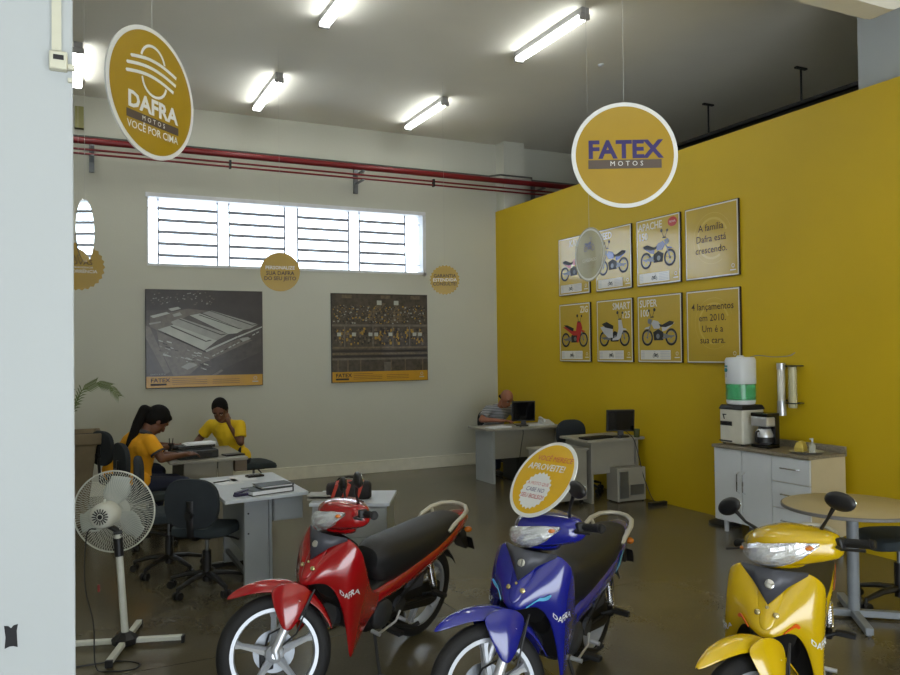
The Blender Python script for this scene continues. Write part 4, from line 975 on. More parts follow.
def motorcycle(label, x, y, th, phi, lean, body, pname, stripes=None):
    t = thing('motorcycle', label, 'motorcycle', (x, y, 0), th, 'step-through motorcycles on show')
    t.rotation_euler = (-lean, 0, th); tl_ = math.tan(lean)
    k_ = -AXD; c_, s_ = math.cos(phi), math.sin(phi)
    def steer(p):
        v = p - AX0; return AX0 + v * c_ + k_.cross(v) * s_ + k_ * k_.dot(v) * (1 - c_)
    def F():
        b = MB(); b.xf = steer; return b
    def wheel(B, cx, name, rr, front):
        c = (cx, 0, .285)
        prof = []
        rw = .036 if front else .042
        for q in range(0, 360, 24):
            a = R(q); tr = 1 + (.0 if math.cos(a) < .2 else .02)
            prof.append((.285 - .043 + math.cos(a) * .043 * tr, math.sin(a) * rw))
        ty = B().lathe(prof, c, 'y', 64, closed=True).build(name, M_rub, t)
        rim = B().lathe([(.202, -.03), (.226, -.031), (.229, -.026), (.214, -.018), (.208, -.006), (.208, .006), (.214, .018), (.229, .026), (.226, .031), (.202, .03), (.196, .012), (.196, -.012)], c, 'y', 64, closed=True)
        rim.build('rim', M_whl, ty)
        sp = B(); C_ = Vector(c)
        for k in range(5):
            a = 2 * PI * k / 5 + (.32 if front else .1)
            e = Vector((math.cos(a), 0, math.sin(a))); g = Vector((-math.sin(a), 0, math.cos(a)))
            vs = []
            for (r_, w_, h_) in ((.04, .021, .02), (.12, .0145, .015), (.17, .013, .013), (.203, .022, .016)):
                vs.append([C_ + e * r_ + g * w_ + Vector((0, h_, 0)), C_ + e * r_ + Vector((0, h_ * .5, 0)), C_ + e * r_ - g * w_ + Vector((0, h_, 0)), C_ + e * r_ - g * w_ - Vector((0, h_, 0)), C_ + e * r_ - Vector((0, h_ * .5, 0)), C_ + e * r_ + g * w_ - Vector((0, h_, 0))])
            sp.loft(vs)
        sp.build('spokes', M_whl, ty, angle=25)
        B().lathe([(.0, -.045), (.028, -.045), (.045, -.035), (.05, -.0), (.045, .035), (.028, .045), (0, .045)], c, 'y', 32).build('hub', M_whl, ty)
        B().lathe([(.010, -.075), (.010, .075)], c, 'y', 12).lathe([(0, .072), (.016, .072), (.016, .082), (0, .082)], c, 'y', 6).build('axle', M_dst, ty)
        if front:
            d = B(); d.lathe([(.055, -.055), (.105, -.055), (.105, -.05), (.055, -.05)], c, 'y', 48, closed=True); d.build('brake_disc', M_steel, ty)
        else:
            B().lathe([(.0, .03), (.07, .03), (.075, .05), (.0, .052)], c, 'y', 40).build('brake_drum', M_eng, ty)
    wheel(F, 1.225, 'front_wheel', .285, True)
    wheel(MB, 0, 'rear_wheel', .285, False)
    # fork
    for sd in (-1, 1):
        f = F(); f.tube([(1.218, sd * .078, .268), (1.225, sd * .078, .31), (1.10, sd * .078, .535)], [.019, .024, .022], 16)
        f.cyl((1.225, sd * .095, .285), (1.225, sd * .055, .285), .017, 12).build('fork_leg', M_alu, t)
    F().b2((1.23, -.075, .20), (1.30, -.04, .31)).build('brake_caliper', M_engb, t, bevel=.008)
    F().tube([(1.27, -.06, .3), (1.25, .02, .38), (1.1, .10, .45), (1.02, .09, .58)], .005, 6).tube([(1.225, .06, .3), (1.12, .11, .38), (1.02, .09, .58)], .0045, 6).build('brake_hose', M_blk, t)
    # front fender: arched loft over the tyre with pointed front tip, plus side shields over the fork
    fr = []
    st = [(-2, .60, .012, .008), (14, .40, .030, .02), (30, .335, .047, .028), (50, .318, .056, .034), (72, .318, .062, .036), (96, .322, .064, .036), (118, .318, .062, .034), (140, .312, .056, .03), (160, .31, .05, .026)]
    # stations along the fender: (x, z of crest, half width, drop)
    st = [(1.455, .575, .010, .008), (1.425, .600, .026, .03), (1.38, .626, .042, .046), (1.31, .645, .055, .056), (1.23, .650, .064, .062), (1.14, .640, .07, .07), (1.06, .60, .068, .07), (1.0, .545, .062, .06), (.955, .47, .056, .05), (.93, .40, .052, .04)]
    rings = []
    for (fx, fz, hw, dp) in st:
        nx = 0.0
        row = []
        for j in range(9):
            q = -1 + j / 4
            row.append((fx - (1.225 - fx) * 0 + 0, q * hw, fz - dp * abs(q) ** 2.4))
        rings.append(row)
    b = F(); b.loft(rings, closed=False, cap=False); b.open = True
    fe = b.build('front_fender', body, t, sub=1, solid=.006)
    for sd in (-1, 1):
        sh = F()
        pts = [[(1.24, .064, .60), (1.17, .072, .63), (1.09, .072, .62), (1.03, .066, .575)],
               [(1.235, .078, .56), (1.18, .094, .585), (1.11, .096, .575), (1.045, .078, .53)],
               [(1.225, .088, .51), (1.18, .106, .52), (1.12, .108, .51), (1.075, .09, .48)],
               [(1.205, .092, .455), (1.18, .108, .455), (1.14, .108, .445), (1.11, .094, .43)],
               [(1.19, .094, .415), (1.175, .103, .40), (1.16, .103, .395), (1.145, .094, .40)]]
        rows = [[(px, sd * py, pz) for px, py, pz in row] for row in pts]
        sh.loft(rows, closed=False, cap=False); sh.open = True
        sh.build('fork_shield', body, fe, sub=2, solid=.005)
    # front shell / leg shield
    cols = [
        (0.000, [(.955, .795), (1.005, .75), (1.055, .695), (1.09, .645), (1.10, .60)]),
        (0.055, [(.945, .845), (.995, .775), (1.045, .71), (1.075, .66), (1.075, .622)]),
        (0.105, [(.925, .865), (.975, .785), (1.015, .715), (1.025, .67), (1.01, .635)]),
        (0.150, [(.92, .860), (.965, .775), (.995, .69), (.98, .61), (.95, .54)]),
        (0.188, [(.90, .83), (.945, .745), (.96, .64), (.93, .50), (.905, .33)]),
        (0.205, [(.865, .79), (.905, .71), (.915, .59), (.90, .40), (.88, .18)]),
        (0.192, [(.79, .64), (.805, .58), (.81, .50), (.82, .38), (.83, .24)]),
        (0.165, [(.71, .515), (.715, .48), (.72, .44), (.73, .40), (.735, .345)]),
        (0.140, [(.60, .49), (.60, .47), (.605, .44), (.61, .41), (.62, .375)])]
    grid = []
    for k in range(len(cols) - 1, 0, -1): grid.append([(px, -cols[k][0], pz) for px, pz in cols[k][1]])
    for k in range(len(cols)): grid.append([(px, cols[k][0], pz) for px, pz in cols[k][1]])
    b = MB(); b.loft(grid, closed=False, cap=False); b.open = True
    shell = b.build('leg_shield', body, t, sub=2, solid=.008)
    # crease panels on the shell: raised centre nose
    b = MB(); b.loft([[(.958, -.05, .85), (.99, -.055, .78), (1.035, -.05, .715), (1.078, -.03, .652)], [(.968, 0, .80), (1.02, 0, .765), (1.07, 0, .705), (1.105, 0, .635)], [(.958, .05, .85), (.99, .055, .78), (1.035, .05, .715), (1.078, .03, .652)]], closed=False, cap=False); b.open = True
    b.build('nose_ridge', body, shell, sub=2, solid=.006)
    # inner black shield
    inn = []
    for k in range(4, -1, -1): 
        pass
    ig = []
    for yy, dx in ((-.175, -.03), (-.1, -.045), (0, -.05), (.1, -.045), (.175, -.03)):
        ig.append([(.885 + dx, yy, .84 - abs(yy) * .15), (.90 + dx, yy, .70), (.90 + dx, yy, .55), (.88 + dx, yy, .42), (.86 + dx, yy, .32)])
    b = MB(); b.loft(ig, closed=False, cap=False); b.open = True; b.build('inner_shield', M_blk, t, sub=1, solid=.01)
    # dark V panel with emblem
    b = MB(); b.loft([[(.932, -.135, .862), (.925, -.135, .848)], [(.972, -.07, .866), (.990, -.07, .806)], [(.992, 0, .868), (1.048, 0, .735)], [(.972, .07, .866), (.990, .07, .806)], [(.932, .135, .862), (.925, .135, .848)]], closed=False, cap=False); b.open = True
    vp = b.build('neck_panel', M_grey, t, solid=.006, angle=20)
    nrm = Vector((.9, 0, .33)).normalized()
    MB().lathe([(0, .0), (.019, .0), (.019, .006), (.014, .008), (0, .008)], Vector((1.020, 0, .812)), 'd', 24, d=nrm).build('round_emblem', M_chr, vp)
    for sd in (-1, 1):
        MB().lathe([(0, 0), (.012, 0), (.012, .006), (.008, .009), (0, .009)], Vector((1.060, sd * .036, .70)), 'd', 16, d=Vector((.85, sd * .2, .3)).normalized()).build('shield_bolt', M_gold, shell)
    MB().lathe([(0, 0), (.007, 0), (.007, .006), (0, .007)], Vector((1.055, 0, .725)), 'd', 12, d=nrm).build('shield_bolt', M_gold, shell)
    # side lettering on both sides of the shield
    def surf(u, v, sd, off):
        i = min(int(u), 7); j = min(int(v), 3); fu = u - i; fv = v - j
        P = lambda a, c: Vector((cols[a][1][c][0], sd * cols[a][0], cols[a][1][c][1]))
        p = (P(i, j) * (1 - fu) + P(i + 1, j) * fu) * (1 - fv) + (P(i, j + 1) * (1 - fu) + P(i + 1, j + 1) * fu) * fv
        du = P(i + 1, j) - P(i, j); dv = P(i, j + 1) - P(i, j); n_ = du.cross(dv).normalized()
        if n_.x < 0 or (abs(n_.x) < .3 and n_.y * sd < 0): n_ = -n_
        return p + n_ * off
    for sd in (-1, 1):
        b = MB(); b.text('DAFRA', .034, (0, 0), 0, M_sw, bold=.02, sx=1.1, fn=lambda X, Z, sd=sd: surf(4.35 + sd * X / .050, 2.3 - Z / .11 - sd * X * 10.5, sd, .002))
        b.build('side_lettering', None, shell, smooth=False)
    if stripes:
        cm = mat('stripe_cyan', (88, 176, 214), .25, coat=1) if stripes == 'blue' else mat('stripe_orange', (222, 90, 20), .25, coat=1)
        for sd in (-1, 1):
            b = MB(); n_s = 8; vs = []
            (ua, va, ub, vb, w0, w1) = (1.15, 3.85, 3.0, 2.0, .16, .55) if stripes == 'blue' else (1.2, 3.8, 2.35, 2.9, .12, .75)
            for k in range(n_s + 1):
                f = k / n_s; u_ = ua + (ub - ua) * f; v_2 = va + (vb - va) * f; hw = (w0 + (w1 - w0) * min(1, f * 1.6)) * (.5 if f < .98 else .1)
                vs.append([surf(u_, v_2 - hw * .5, sd, .004), surf(u_, v_2 + hw * .5, sd, .004)])
            b.loft(vs, closed=False, cap=False); b.open = True
            b.build('decal_stripe', cm, shell, smooth=False, solid=.003)
            b = MB(); b.add([(.06, sd * .142, .56), (-.02, sd * .138, .585), (-.10, sd * .128, .655), (-.07, sd * .131, .655), (.0, sd * .139, .605)], [(0, 1, 2, 3, 4)])
            b.build('tail_decal', cm, shell, smooth=False, solid=.002)
    # step-through spine
    MB().loft([sy_(.90, .10, .50, .78), sy_(.83, .11, .42, .60), sy_(.74, .10, .38, .49), sy_(.64, .10, .37, .475), sy_(.54, .105, .38, .53), sy_(.44, .11, .42, .56)]).build('centre_tunnel', M_blk, t)
    # under-seat body and tail
    MB().loft([sy_(.72, .10, .37, .47), sy_(.60, .125, .385, .485), sy_(.45, .136, .41, .53), sy_(.30, .142, .445, .575), sy_(.12, .142, .495, .62), sy_(-.08, .128, .56, .675), sy_(-.24, .098, .625, .725), sy_(-.34, .07, .675, .745), sy_(-.375, .035, .70, .745)]).build('tail_cowl', body, t)
    # seat
    MB().loft([sy_(.60, .05, .58, .665), sy_(.588, .085, .55, .70), sy_(.54, .110, .49, .722), sy_(.46, .128, .47, .730), sy_(.35, .138, .50, .732), sy_(.2, .140, .54, .738), sy_(.05, .136, .58, .750), sy_(-.1, .120, .63, .758), sy_(-.2, .098, .67, .760), sy_(-.25, .07, .69, .756), sy_(-.265, .04, .71, .75)]).build('seat', M_seat, t)
    rail = [(-.05, .125, .695), (-.10, .130, .735), (-.19, .125, .768), (-.27, .10, .785), (-.325, .05, .792), (-.335, 0, .794)]
    rp = rail + [(a, -c, d) for a, c, d in rail[-2::-1]]
    MB().tube(rp, .0145, 12, flat=.8).tube([(-.19, .125, .764), (-.18, .09, .715)], .011, 8).tube([(-.19, -.125, .764), (-.18, -.09, .715)], .011, 8).build('grab_rail', M_rail, t)
    tl = MB().loft([[(-.33, -.055, .66), (-.33, .055, .66), (-.33, .062, .725), (-.33, -.062, .725)], [(-.395, -.04, .675), (-.395, .04, .675), (-.39, .045, .72), (-.39, -.045, .72)]]).build('tail_light', M_tail, t, bevel=.008, smooth=False)
    for sd in (-1, 1):
        MB().ell((-.36, sd * .075, .635), (.03, .024, .02), M_amb).tube([(-.34, sd * .02, .64), (-.35, sd * .075, .637)], .009, 8, M_blk).build('turn_signal', None, t)
    # rear fender and plate holder
    b = MB(); rg = []
    for a in range(-10, 131, 14):
        q = R(a + 40); r_ = .315; row = []
        for j in range(7):
            s = -1 + j / 3; row.append((-math.cos(q) * r_ * 1.0, s * .062, .285 + math.sin(q) * r_ - .03 * abs(s) ** 3))
        rg.append(row)
    b.loft(rg, closed=False, cap=False); b.open = True; b.build('rear_fender', M_blk, t, solid=.004)
    MB().prism([(-.28, .68), (-.35, .68), (-.445, .49), (-.42, .475), (-.32, .58)], lambda a, c, h: (a, h, c), -.045, .045).build('plate_holder', M_blk, t, smooth=False, bevel=.005)
    MB().box((-.442, 0, .52), (.006, .16, .10), None, Matrix.Rotation(R(28), 3, 'Y')).build('licence_plate', M_blk, t, smooth=False, bevel=.003)
    # swingarm, chain case, shocks
    for sd in (-1, 1):
        MB().tube([(0, sd * .085, .285), (.2, sd * .095, .31), (.42, sd * .09, .33)], .017, 10, flat=.7).build('swingarm', M_engb, t)
        b = MB(); p0 = Vector((.01, sd * .118, .30)); p1 = Vector((.12, sd * .118, .53)); b.cyl(p0, p1, .010, 10, M_chr)
        hx = []
        for j in range(90):
            f = j / 89; a = f * 2 * PI * 9; q = (p1 - p0).normalized(); uu = q.orthogonal().normalized(); vv = q.cross(uu)
            hx.append(p0.lerp(p1, .3 + .62 * f) + uu * math.cos(a) * .022 + vv * math.sin(a) * .022)
        b.tube(hx, .0042, 6, M_chr); b.cyl(p0, p0.lerp(p1, .3), .019, 12, M_blk)
        b.build('rear_shock', None, t)
    MB().prism([(-.10, .285), (-.09, .35), (-.03, .385), (.42, .41), (.47, .36), (.44, .29), (.38, .27), (0, .215), (-.07, .23)], lambda a, c, h: (a, h, c), .058, .082).build('chain_case', M_blk, t, smooth=False, bevel=.008)
    # engine
    e = MB().loft([sy_(.28, .07, .27, .43), sy_(.34, .095, .22, .46), sy_(.50, .10, .20, .46), sy_(.60, .095, .21, .42), sy_(.66, .07, .24, .38)]).build('engine', M_engb, t)
    MB().tube([(.62, 0, .33), (.86, 0, .385)], [.068, .062], 16).build('cylinder', M_eng, e)
    b = MB()
    for k in range(7): b.cyl((.655 + k * .026, 0, .338 + k * .006), (.662 + k * .026, 0, .3395 + k * .006), .078, 4)
    b.build('cooling_fins', M_eng, e, smooth=False)
    for sd in (-1, 1):
        MB().lathe([(0, sd * .095), (.085, sd * .095), (.083, sd * .115), (.07, sd * .124), (0, sd * .126)], (.52, 0, .325), 'y', 32).lathe([(0, sd * .1), (.05, sd * .1), (.048, sd * .12), (0, sd * .122)], (.37, 0, .34), 'y', 24).build('engine_cover', M_eng, e)
    MB().b2((.40, -.04, .45), (.52, .04, .56)).build('carburettor', M_eng, e, bevel=.01, smooth=False)
    # frame tubes, battery panel
    MB().tube([(.44, .10, .30), (.34, .115, .40), (.18, .12, .50)], .014, 8).tube([(.44, -.10, .30), (.34, -.115, .40), (.18, -.12, .50)], .014, 8).tube([(.12, .115, .52), (-.15, .1, .62)], .014, 8).tube([(.12, -.115, .52), (-.15, -.1, .62)], .014, 8).build('frame', M_engb, t)
    MB().b2((.16, .09, .40), (.32, .125, .48)).build('side_cover', M_grey, t, bevel=.012, smooth=False)
    MB().b2((.16, -.125, .40), (.32, -.09, .48)).build('side_cover', M_grey, t, bevel=.012, smooth=False)
    # foot pegs, gear pedal, kick, stands
    b = MB().cyl((.50, -.24, .24), (.50, .24, .24), .011, 10)
    fp = b.build('foot_bar', M_dst, t)
    for sd in (-1, 1):
        MB().b2((.475, sd * .15, .235), (.525, sd * .25, .26)).build('foot_peg', M_rub, fp, bevel=.008, smooth=False)
        MB().tube([(.12, sd * .10, .33), (.10, sd * .17, .36)], .010, 8, M_dst).b2((.08, sd * .16, .35), (.12, sd * .25, .372), M_rub).build('rear_peg', None, t)
    MB().tube([(.38, .13, .31), (.44, .15, .27), (.6, .16, .25), (.64, .16, .27)], .007, 8).cyl((.64, .14, .272), (.64, .20, .272), .011, 10).cyl((.40, .14, .28), (.40, .20, .28), .011, 10).build('gear_pedal', M_alu, t)
    MB().tube([(.38, -.12, .33), (.34, -.16, .38), (.25, -.17, .50), (.25, -.22, .505)], .009, 8).build('kick_starter', M_chr, t)
    MB().tube([(.42, .08, .22), (.24, .13, .17), (.20, .15, .19)], .013, 8).tube([(.42, -.08, .22), (.24, -.13, .17), (.20, -.15, .19)], .013, 8).cyl((.30, -.115, .185), (.30, .115, .185), .009, 8).build('centre_stand', M_blk, t)
    MB().tube([(.56, .10, .22), (.60, .17, .12), (.63, .225, .225 * tl_ + .012)], .010, 8).box((.64, .23, .23 * tl_ + .006), (.06, .045, .008), None, Matrix.Rotation(lean, 3, 'X')).build('side_stand', M_blk, t)
    # exhaust on the right side
    ex = MB().tube([(.84, -.02, .33), (.84, -.06, .26), (.76, -.11, .21), (.45, -.14, .20), (.25, -.145, .22)], .016, 12).build('exhaust_pipe', M_chr, t)
    MB().tube([(.28, -.15, .22), (.24, -.152, .225), (-.22, -.165, .33), (-.27, -.167, .34)], [.025, .044, .05, .028], 20).build('muffler', M_dst, ex)
    MB().loft([[(.2, -.2, .21), (.2, -.205, .26), (-.12, -.222, .34), (-.12, -.215, .285)], [(.2, -.196, .21), (.2, -.2, .26), (-.12, -.216, .34), (-.12, -.21, .285)]]).build('heat_shield', M_chr, ex, smooth=False)
    # headlamp cowl (steers)
    cw = [(-.238, .785, .925, .040, .042), (-.205, .79, .927, .062, .058), (-.14, .82, .935, .098, .072), (-.07, .845, .940, .126, .086), (0, .855, .945, .136, .094), (.07, .845, .940, .126, .086), (.14, .82, .935, .098, .072), (.205, .79, .927, .062, .058), (.238, .785, .925, .040, .042)]
    b = F(); b.loft([se(cx, cz, a, c, yy) for yy, cx, cz, a, c in cw]); cowl = b.build('headlamp_cowl', body, t, sub=1)
    b = F(); b.loft([sy_(.77, .07, .83, .93), sy_(.85, .11, .835, .93), sy_(.91, .095, .85, .92), sy_(.95, .05, .86, .90)]); b.build('lower_cowl', body, cowl, sub=1)
    # lamp: wide bat shape, chrome reflector behind clear lens
    def front_x(yy, zz, off):
        ay = abs(yy); import bisect
        tab = [(0, .855, .945, .136, .094), (.07, .845, .940, .126, .086), (.14, .82, .935, .098, .072), (.205, .79, .927, .062, .058)]
        for i in range(3):
            if ay <= tab[i + 1][0]:
                f = (ay - tab[i][0]) / (tab[i + 1][0] - tab[i][0]); cx, cz, a, c = [tab[i][j + 1] + (tab[i + 1][j + 1] - tab[i][j + 1]) * f for j in range(4)]; break
        s = max(-.97, min(.97, (zz - cz) / c)); s = math.copysign(abs(s) ** (1 / .75), s)
        return cx + a * (1 - s * s) ** (.375) + off
    lampcols = [(-.20, .938, .95), (-.17, .912, .956), (-.14, .893, .962), (-.10, .878, .965), (-.06, .870, .966), (-.03, .866, .968), (0, .864, .972), (.03, .866, .968), (.06, .870, .966), (.10, .878, .965), (.14, .893, .962), (.17, .912, .956), (.20, .938, .95)]
    def lamp(off, name, m, par, bulge, facets):
        rows = []; rnd = random.Random(5)
        for yy, z0, z1 in lampcols:
            row = []
            for j in range(7):
                f = j / 6; zz = z0 + (z1 - z0) * f; edge = math.sin(PI * f) * math.cos(yy / .178 * PI / 2)
                row.append((front_x(yy, zz, off + bulge * edge + (rnd.uniform(-.008, .008) if facets else 0)), yy, zz))
            rows.append(row)
        b = F(); b.loft(rows, closed=False, cap=False); b.open = True
        return b.build(name, m, par, smooth=not facets, solid=.0015)
    hl = lamp(.004, 'headlamp', M_lens, t, .010, True)
    lamp(.016, 'lamp_glass', M_lglass, hl, .014, False)
    for sd in (-1, 1): F().ell((.89, sd * .17, .935), (.018, .02, .011), M_amb).build('turn_lens', None, hl)
    # instrument panel
    b = F(); b.loft([se(.79, .99, .05, .022, yy, 14) for yy in (-.10, -.07, .07, .10)]); ip = b.build('instrument_panel', M_blk, cowl)
    # bars, grips, levers, mirrors
    for sd in (-1, 1):
        hb = F().tube([(.80, sd * .10, .93), (.79, sd * .20, .935), (.765, sd * .26, .935), (.735, sd * .36, .925)], .011, 10).build('handlebar', M_dst, t)
        F().tube([(.762, sd * .242, .936), (.758, sd * .25, .935), (.738, sd * .335, .926), (.735, sd * .345, .926)], [.022, .0185, .0185, .023], 16).cyl((.735, sd * .345, .926), (.733, sd * .358, .925), .018, 14).build('grip', M_rub, hb)
        F().box((.775, sd * .232, .937), (.045, .045, .045)).build('switch_block', M_blk, hb, bevel=.008)
        F().tube([(.80, sd * .235, .925), (.825, sd * .27, .92), (.80, sd * .36, .912)], [.008, .006, .007], 8).build('lever', M_blk, hb)
        m = F().tube([(.79, sd * .165, .975), (.785, sd * .17, 1.0), (.80, sd * .215, 1.035), (.80, sd * .265, 1.09)], [.013, .008, .0065, .01], 10).build('mirror_stalk', M_blk, t)
        q = Matrix.Rotation(R(sd * -14), 3, 'X')
        F().ell((.80, sd * .295, 1.108), (.022, .070, .040), None, 24, 12, q).build('mirror_housing', M_blk, m)
        F().ell((.784, sd * .295, 1.108), (.008, .062, .033), None, 24, 8, q).build('mirror_glass', M_mir, m)
    return t, steer
P_red = paint('red_paint', (150, 10, 16)); P_blu = paint('blue_paint', (18, 26, 128)); P_yel = paint('yellow_gloss_paint', (192, 160, 4))
B_red, _s1 = motorcycle('red step-through motorcycle, leftmost of the three in the foreground', 1.975, 4.598, R(209.5), R(-44.8), R(9.2), P_red, 'red')
B_blu, _s2 = motorcycle('blue step-through motorcycle carrying a round yellow sign', 2.702, 3.766, R(212.5), R(-41), R(6.5), P_blu, 'blue', 'blue')
B_yel, _s3 = motorcycle('yellow step-through motorcycle, rightmost, in front of the round table', 3.468, 2.917, R(211.3), R(-32.5), R(2.7), P_yel, 'yellow', 'yellow')

# sign standing on the blue motorcycle's headlamp
pos = Vector((2.040, 3.178, 1.179))
M_sgl = mat('glossy_sign_yellow', (216, 172, 30), .12, coat=1.0, coat_rough=.02, var=.02)
t = thing('round_display_sign', 'round yellow sign with white rim and white starburst standing on the blue motorcycle', 'sign', pos, 0)
t.scale = (1.03, 1.03, 1.03)
_u = _R2 * .547 + _U2 * .044 - _F * .836; _v = _R2 * .54 + _U2 * .80 + _F * .28
_u.normalize(); _v = (_v - _u * _v.dot(_u)).normalized(); _n = _u.cross(_v)
t.rotation_euler = Matrix(((_u.x, -_n.x, _v.x), (_u.y, -_n.y, _v.y), (_u.z, -_n.z, _v.z))).to_euler()
n = 96
MB().prism([(math.cos(2 * PI * j / n) * .2, math.sin(2 * PI * j / n) * .2) for j in range(n)], lambda a, c, h: (a, h, c), -.003, .003).build('board', M_sw, t, smooth=False)
b = MB(); b.disc2(0, 0, .183, .0036, M_sgl, 96)
L = .0044
b.text('VOCÊ MERECE', .038, (0.02, .105), L, M_pr); b.text('APROVEITE!', .046, (-.01, .058), L, M_sw, bold=.012, sx=1.05)
b.flat([(-.01 + math.cos(2 * PI * j / 44) * (.098 if j % 2 else .088), -.065 + math.sin(2 * PI * j / 44) * (.098 if j % 2 else .088)) for j in range(44)], L, M_sw)
b.text('A MOTO QUE', .024, (-.01, -.03), L + .0008, M_pr); b.text('CABE NO', .03, (-.01, -.062), L + .0008, M_sn, bold=.006); b.text('SEU BOLSO!', .03, (-.01, -.096), L + .0008, M_pr, bold=.01)
b.build('print', None, t, smooth=False)

# ================================================================ PEOPLE
M_skb = mat('skin_brown', (104, 66, 46), .5, var=.06, scale=12); M_skt = mat('skin_tan', (150, 98, 74), .5, var=.06, scale=12)
M_hair = mat('black_hair', (12, 10, 10), .75, spec=.2, bump=.5, bscale=140); M_eye = mat('eye_dark', (20, 14, 12), .2); M_eyw = mat('eye_white', (190, 180, 170), .3)
M_lip = mat('lips', (110, 52, 48), .5)
M_sh1 = mat('amber_polo', (224, 158, 16), .85, var=.05, bump=.1, bscale=120); M_sh2 = mat('yellow_shirt', (226, 188, 24), .85, var=.05, bump=.1, bscale=120)
M_jean = mat('dark_jeans', (30, 36, 58), .9, var=.12, bump=.2, bscale=200); M_shoe = mat('dark_shoes', (20, 18, 18), .6)
M_col = mat('grey_collar', (62, 62, 66), .8)
def stripe_mat():
    m = bpy.data.materials.new('striped_shirt'); m.use_nodes = True; nt = m.node_tree; b = nt.nodes['Principled BSDF']
    tc = nt.nodes.new('ShaderNodeTexCoord'); wv = nt.nodes.new('ShaderNodeTexWave'); wv.bands_direction = 'Z'; wv.inputs['Scale'].default_value = 14; wv.inputs['Distortion'].default_value = .6
    r = nt.nodes.new('ShaderNodeValToRGB'); r.color_ramp.elements[0].position = .55; r.color_ramp.elements[1].position = .62
    r.color_ramp.elements[0].color = (*S((168, 172, 176)), 1); r.color_ramp.elements[1].color = (*S((84, 88, 100)), 1)
    nt.links.new(tc.outputs['Object'], wv.inputs['Vector']); nt.links.new(wv.outputs['Color'], r.inputs['Fac']); nt.links.new(r.outputs['Color'], b.inputs['Base Color'])
    b.inputs['Roughness'].default_value = .9; return m
M_str = stripe_mat()
def cap_(b, p0, p1, r0, r1, n=14, ends=(1, 1), flat=1.0, fd=None):
    p0 = Vector(p0); p1 = Vector(p1); d = (p1 - p0).normalized(); pts = []; rs = []
    if ends[0]:
        for a in (80, 55, 30): pts.append(p0 - d * r0 * math.sin(R(a))); rs.append(r0 * math.cos(R(a)))
    pts.append(p0); rs.append(r0); pts.append(p0.lerp(p1, .5)); rs.append((r0 + r1) / 2); pts.append(p1); rs.append(r1)
    if ends[1]:
        for a in (30, 55, 80): pts.append(p1 + d * r1 * math.sin(R(a))); rs.append(r1 * math.cos(R(a)))
    b.tube(pts, rs, n, flat=flat, flatdir=fd)
def fuse(b, name, m, parent, voxel, smooth=4, paintf=None):
    """turn overlapping pieces into one continuous skin"""
    me = bpy.data.meshes.new(name); me.from_pydata(b.v, [], b.f); me.update()
    bm = bmesh.new(); bm.from_mesh(me); bmesh.ops.recalc_face_normals(bm, faces=bm.faces); bm.to_mesh(me); bm.free()
    o = bpy.data.objects.new('tmp', me); COL.objects.link(o)
    r = o.modifiers.new('r', 'REMESH'); r.mode = 'VOXEL'; r.voxel_size = voxel; r.adaptivity = 0
    if smooth: s = o.modifiers.new('s', 'SMOOTH'); s.iterations = smooth; s.factor = .5
    dg = bpy.context.evaluated_depsgraph_get(); dg.update()
    me2 = bpy.data.meshes.new_from_object(o.evaluated_get(dg)); bpy.data.objects.remove(o); bpy.data.meshes.remove(me)
    me2.name = name; me2.materials.clear(); me2.materials.append(m)
    if paintf:
        ms = [m]; idx = []
        for p in me2.polygons:
            q = paintf(p.center) or m
            if q not in ms: ms.append(q)
            idx.append(ms.index(q))
        for q in ms[1:]: me2.materials.append(q)
        me2.polygons.foreach_set('material_index', idx)
    me2.shade_smooth()
    o = bpy.data.objects.new(name, me2); COL.objects.link(o); o.parent = parent
    return o
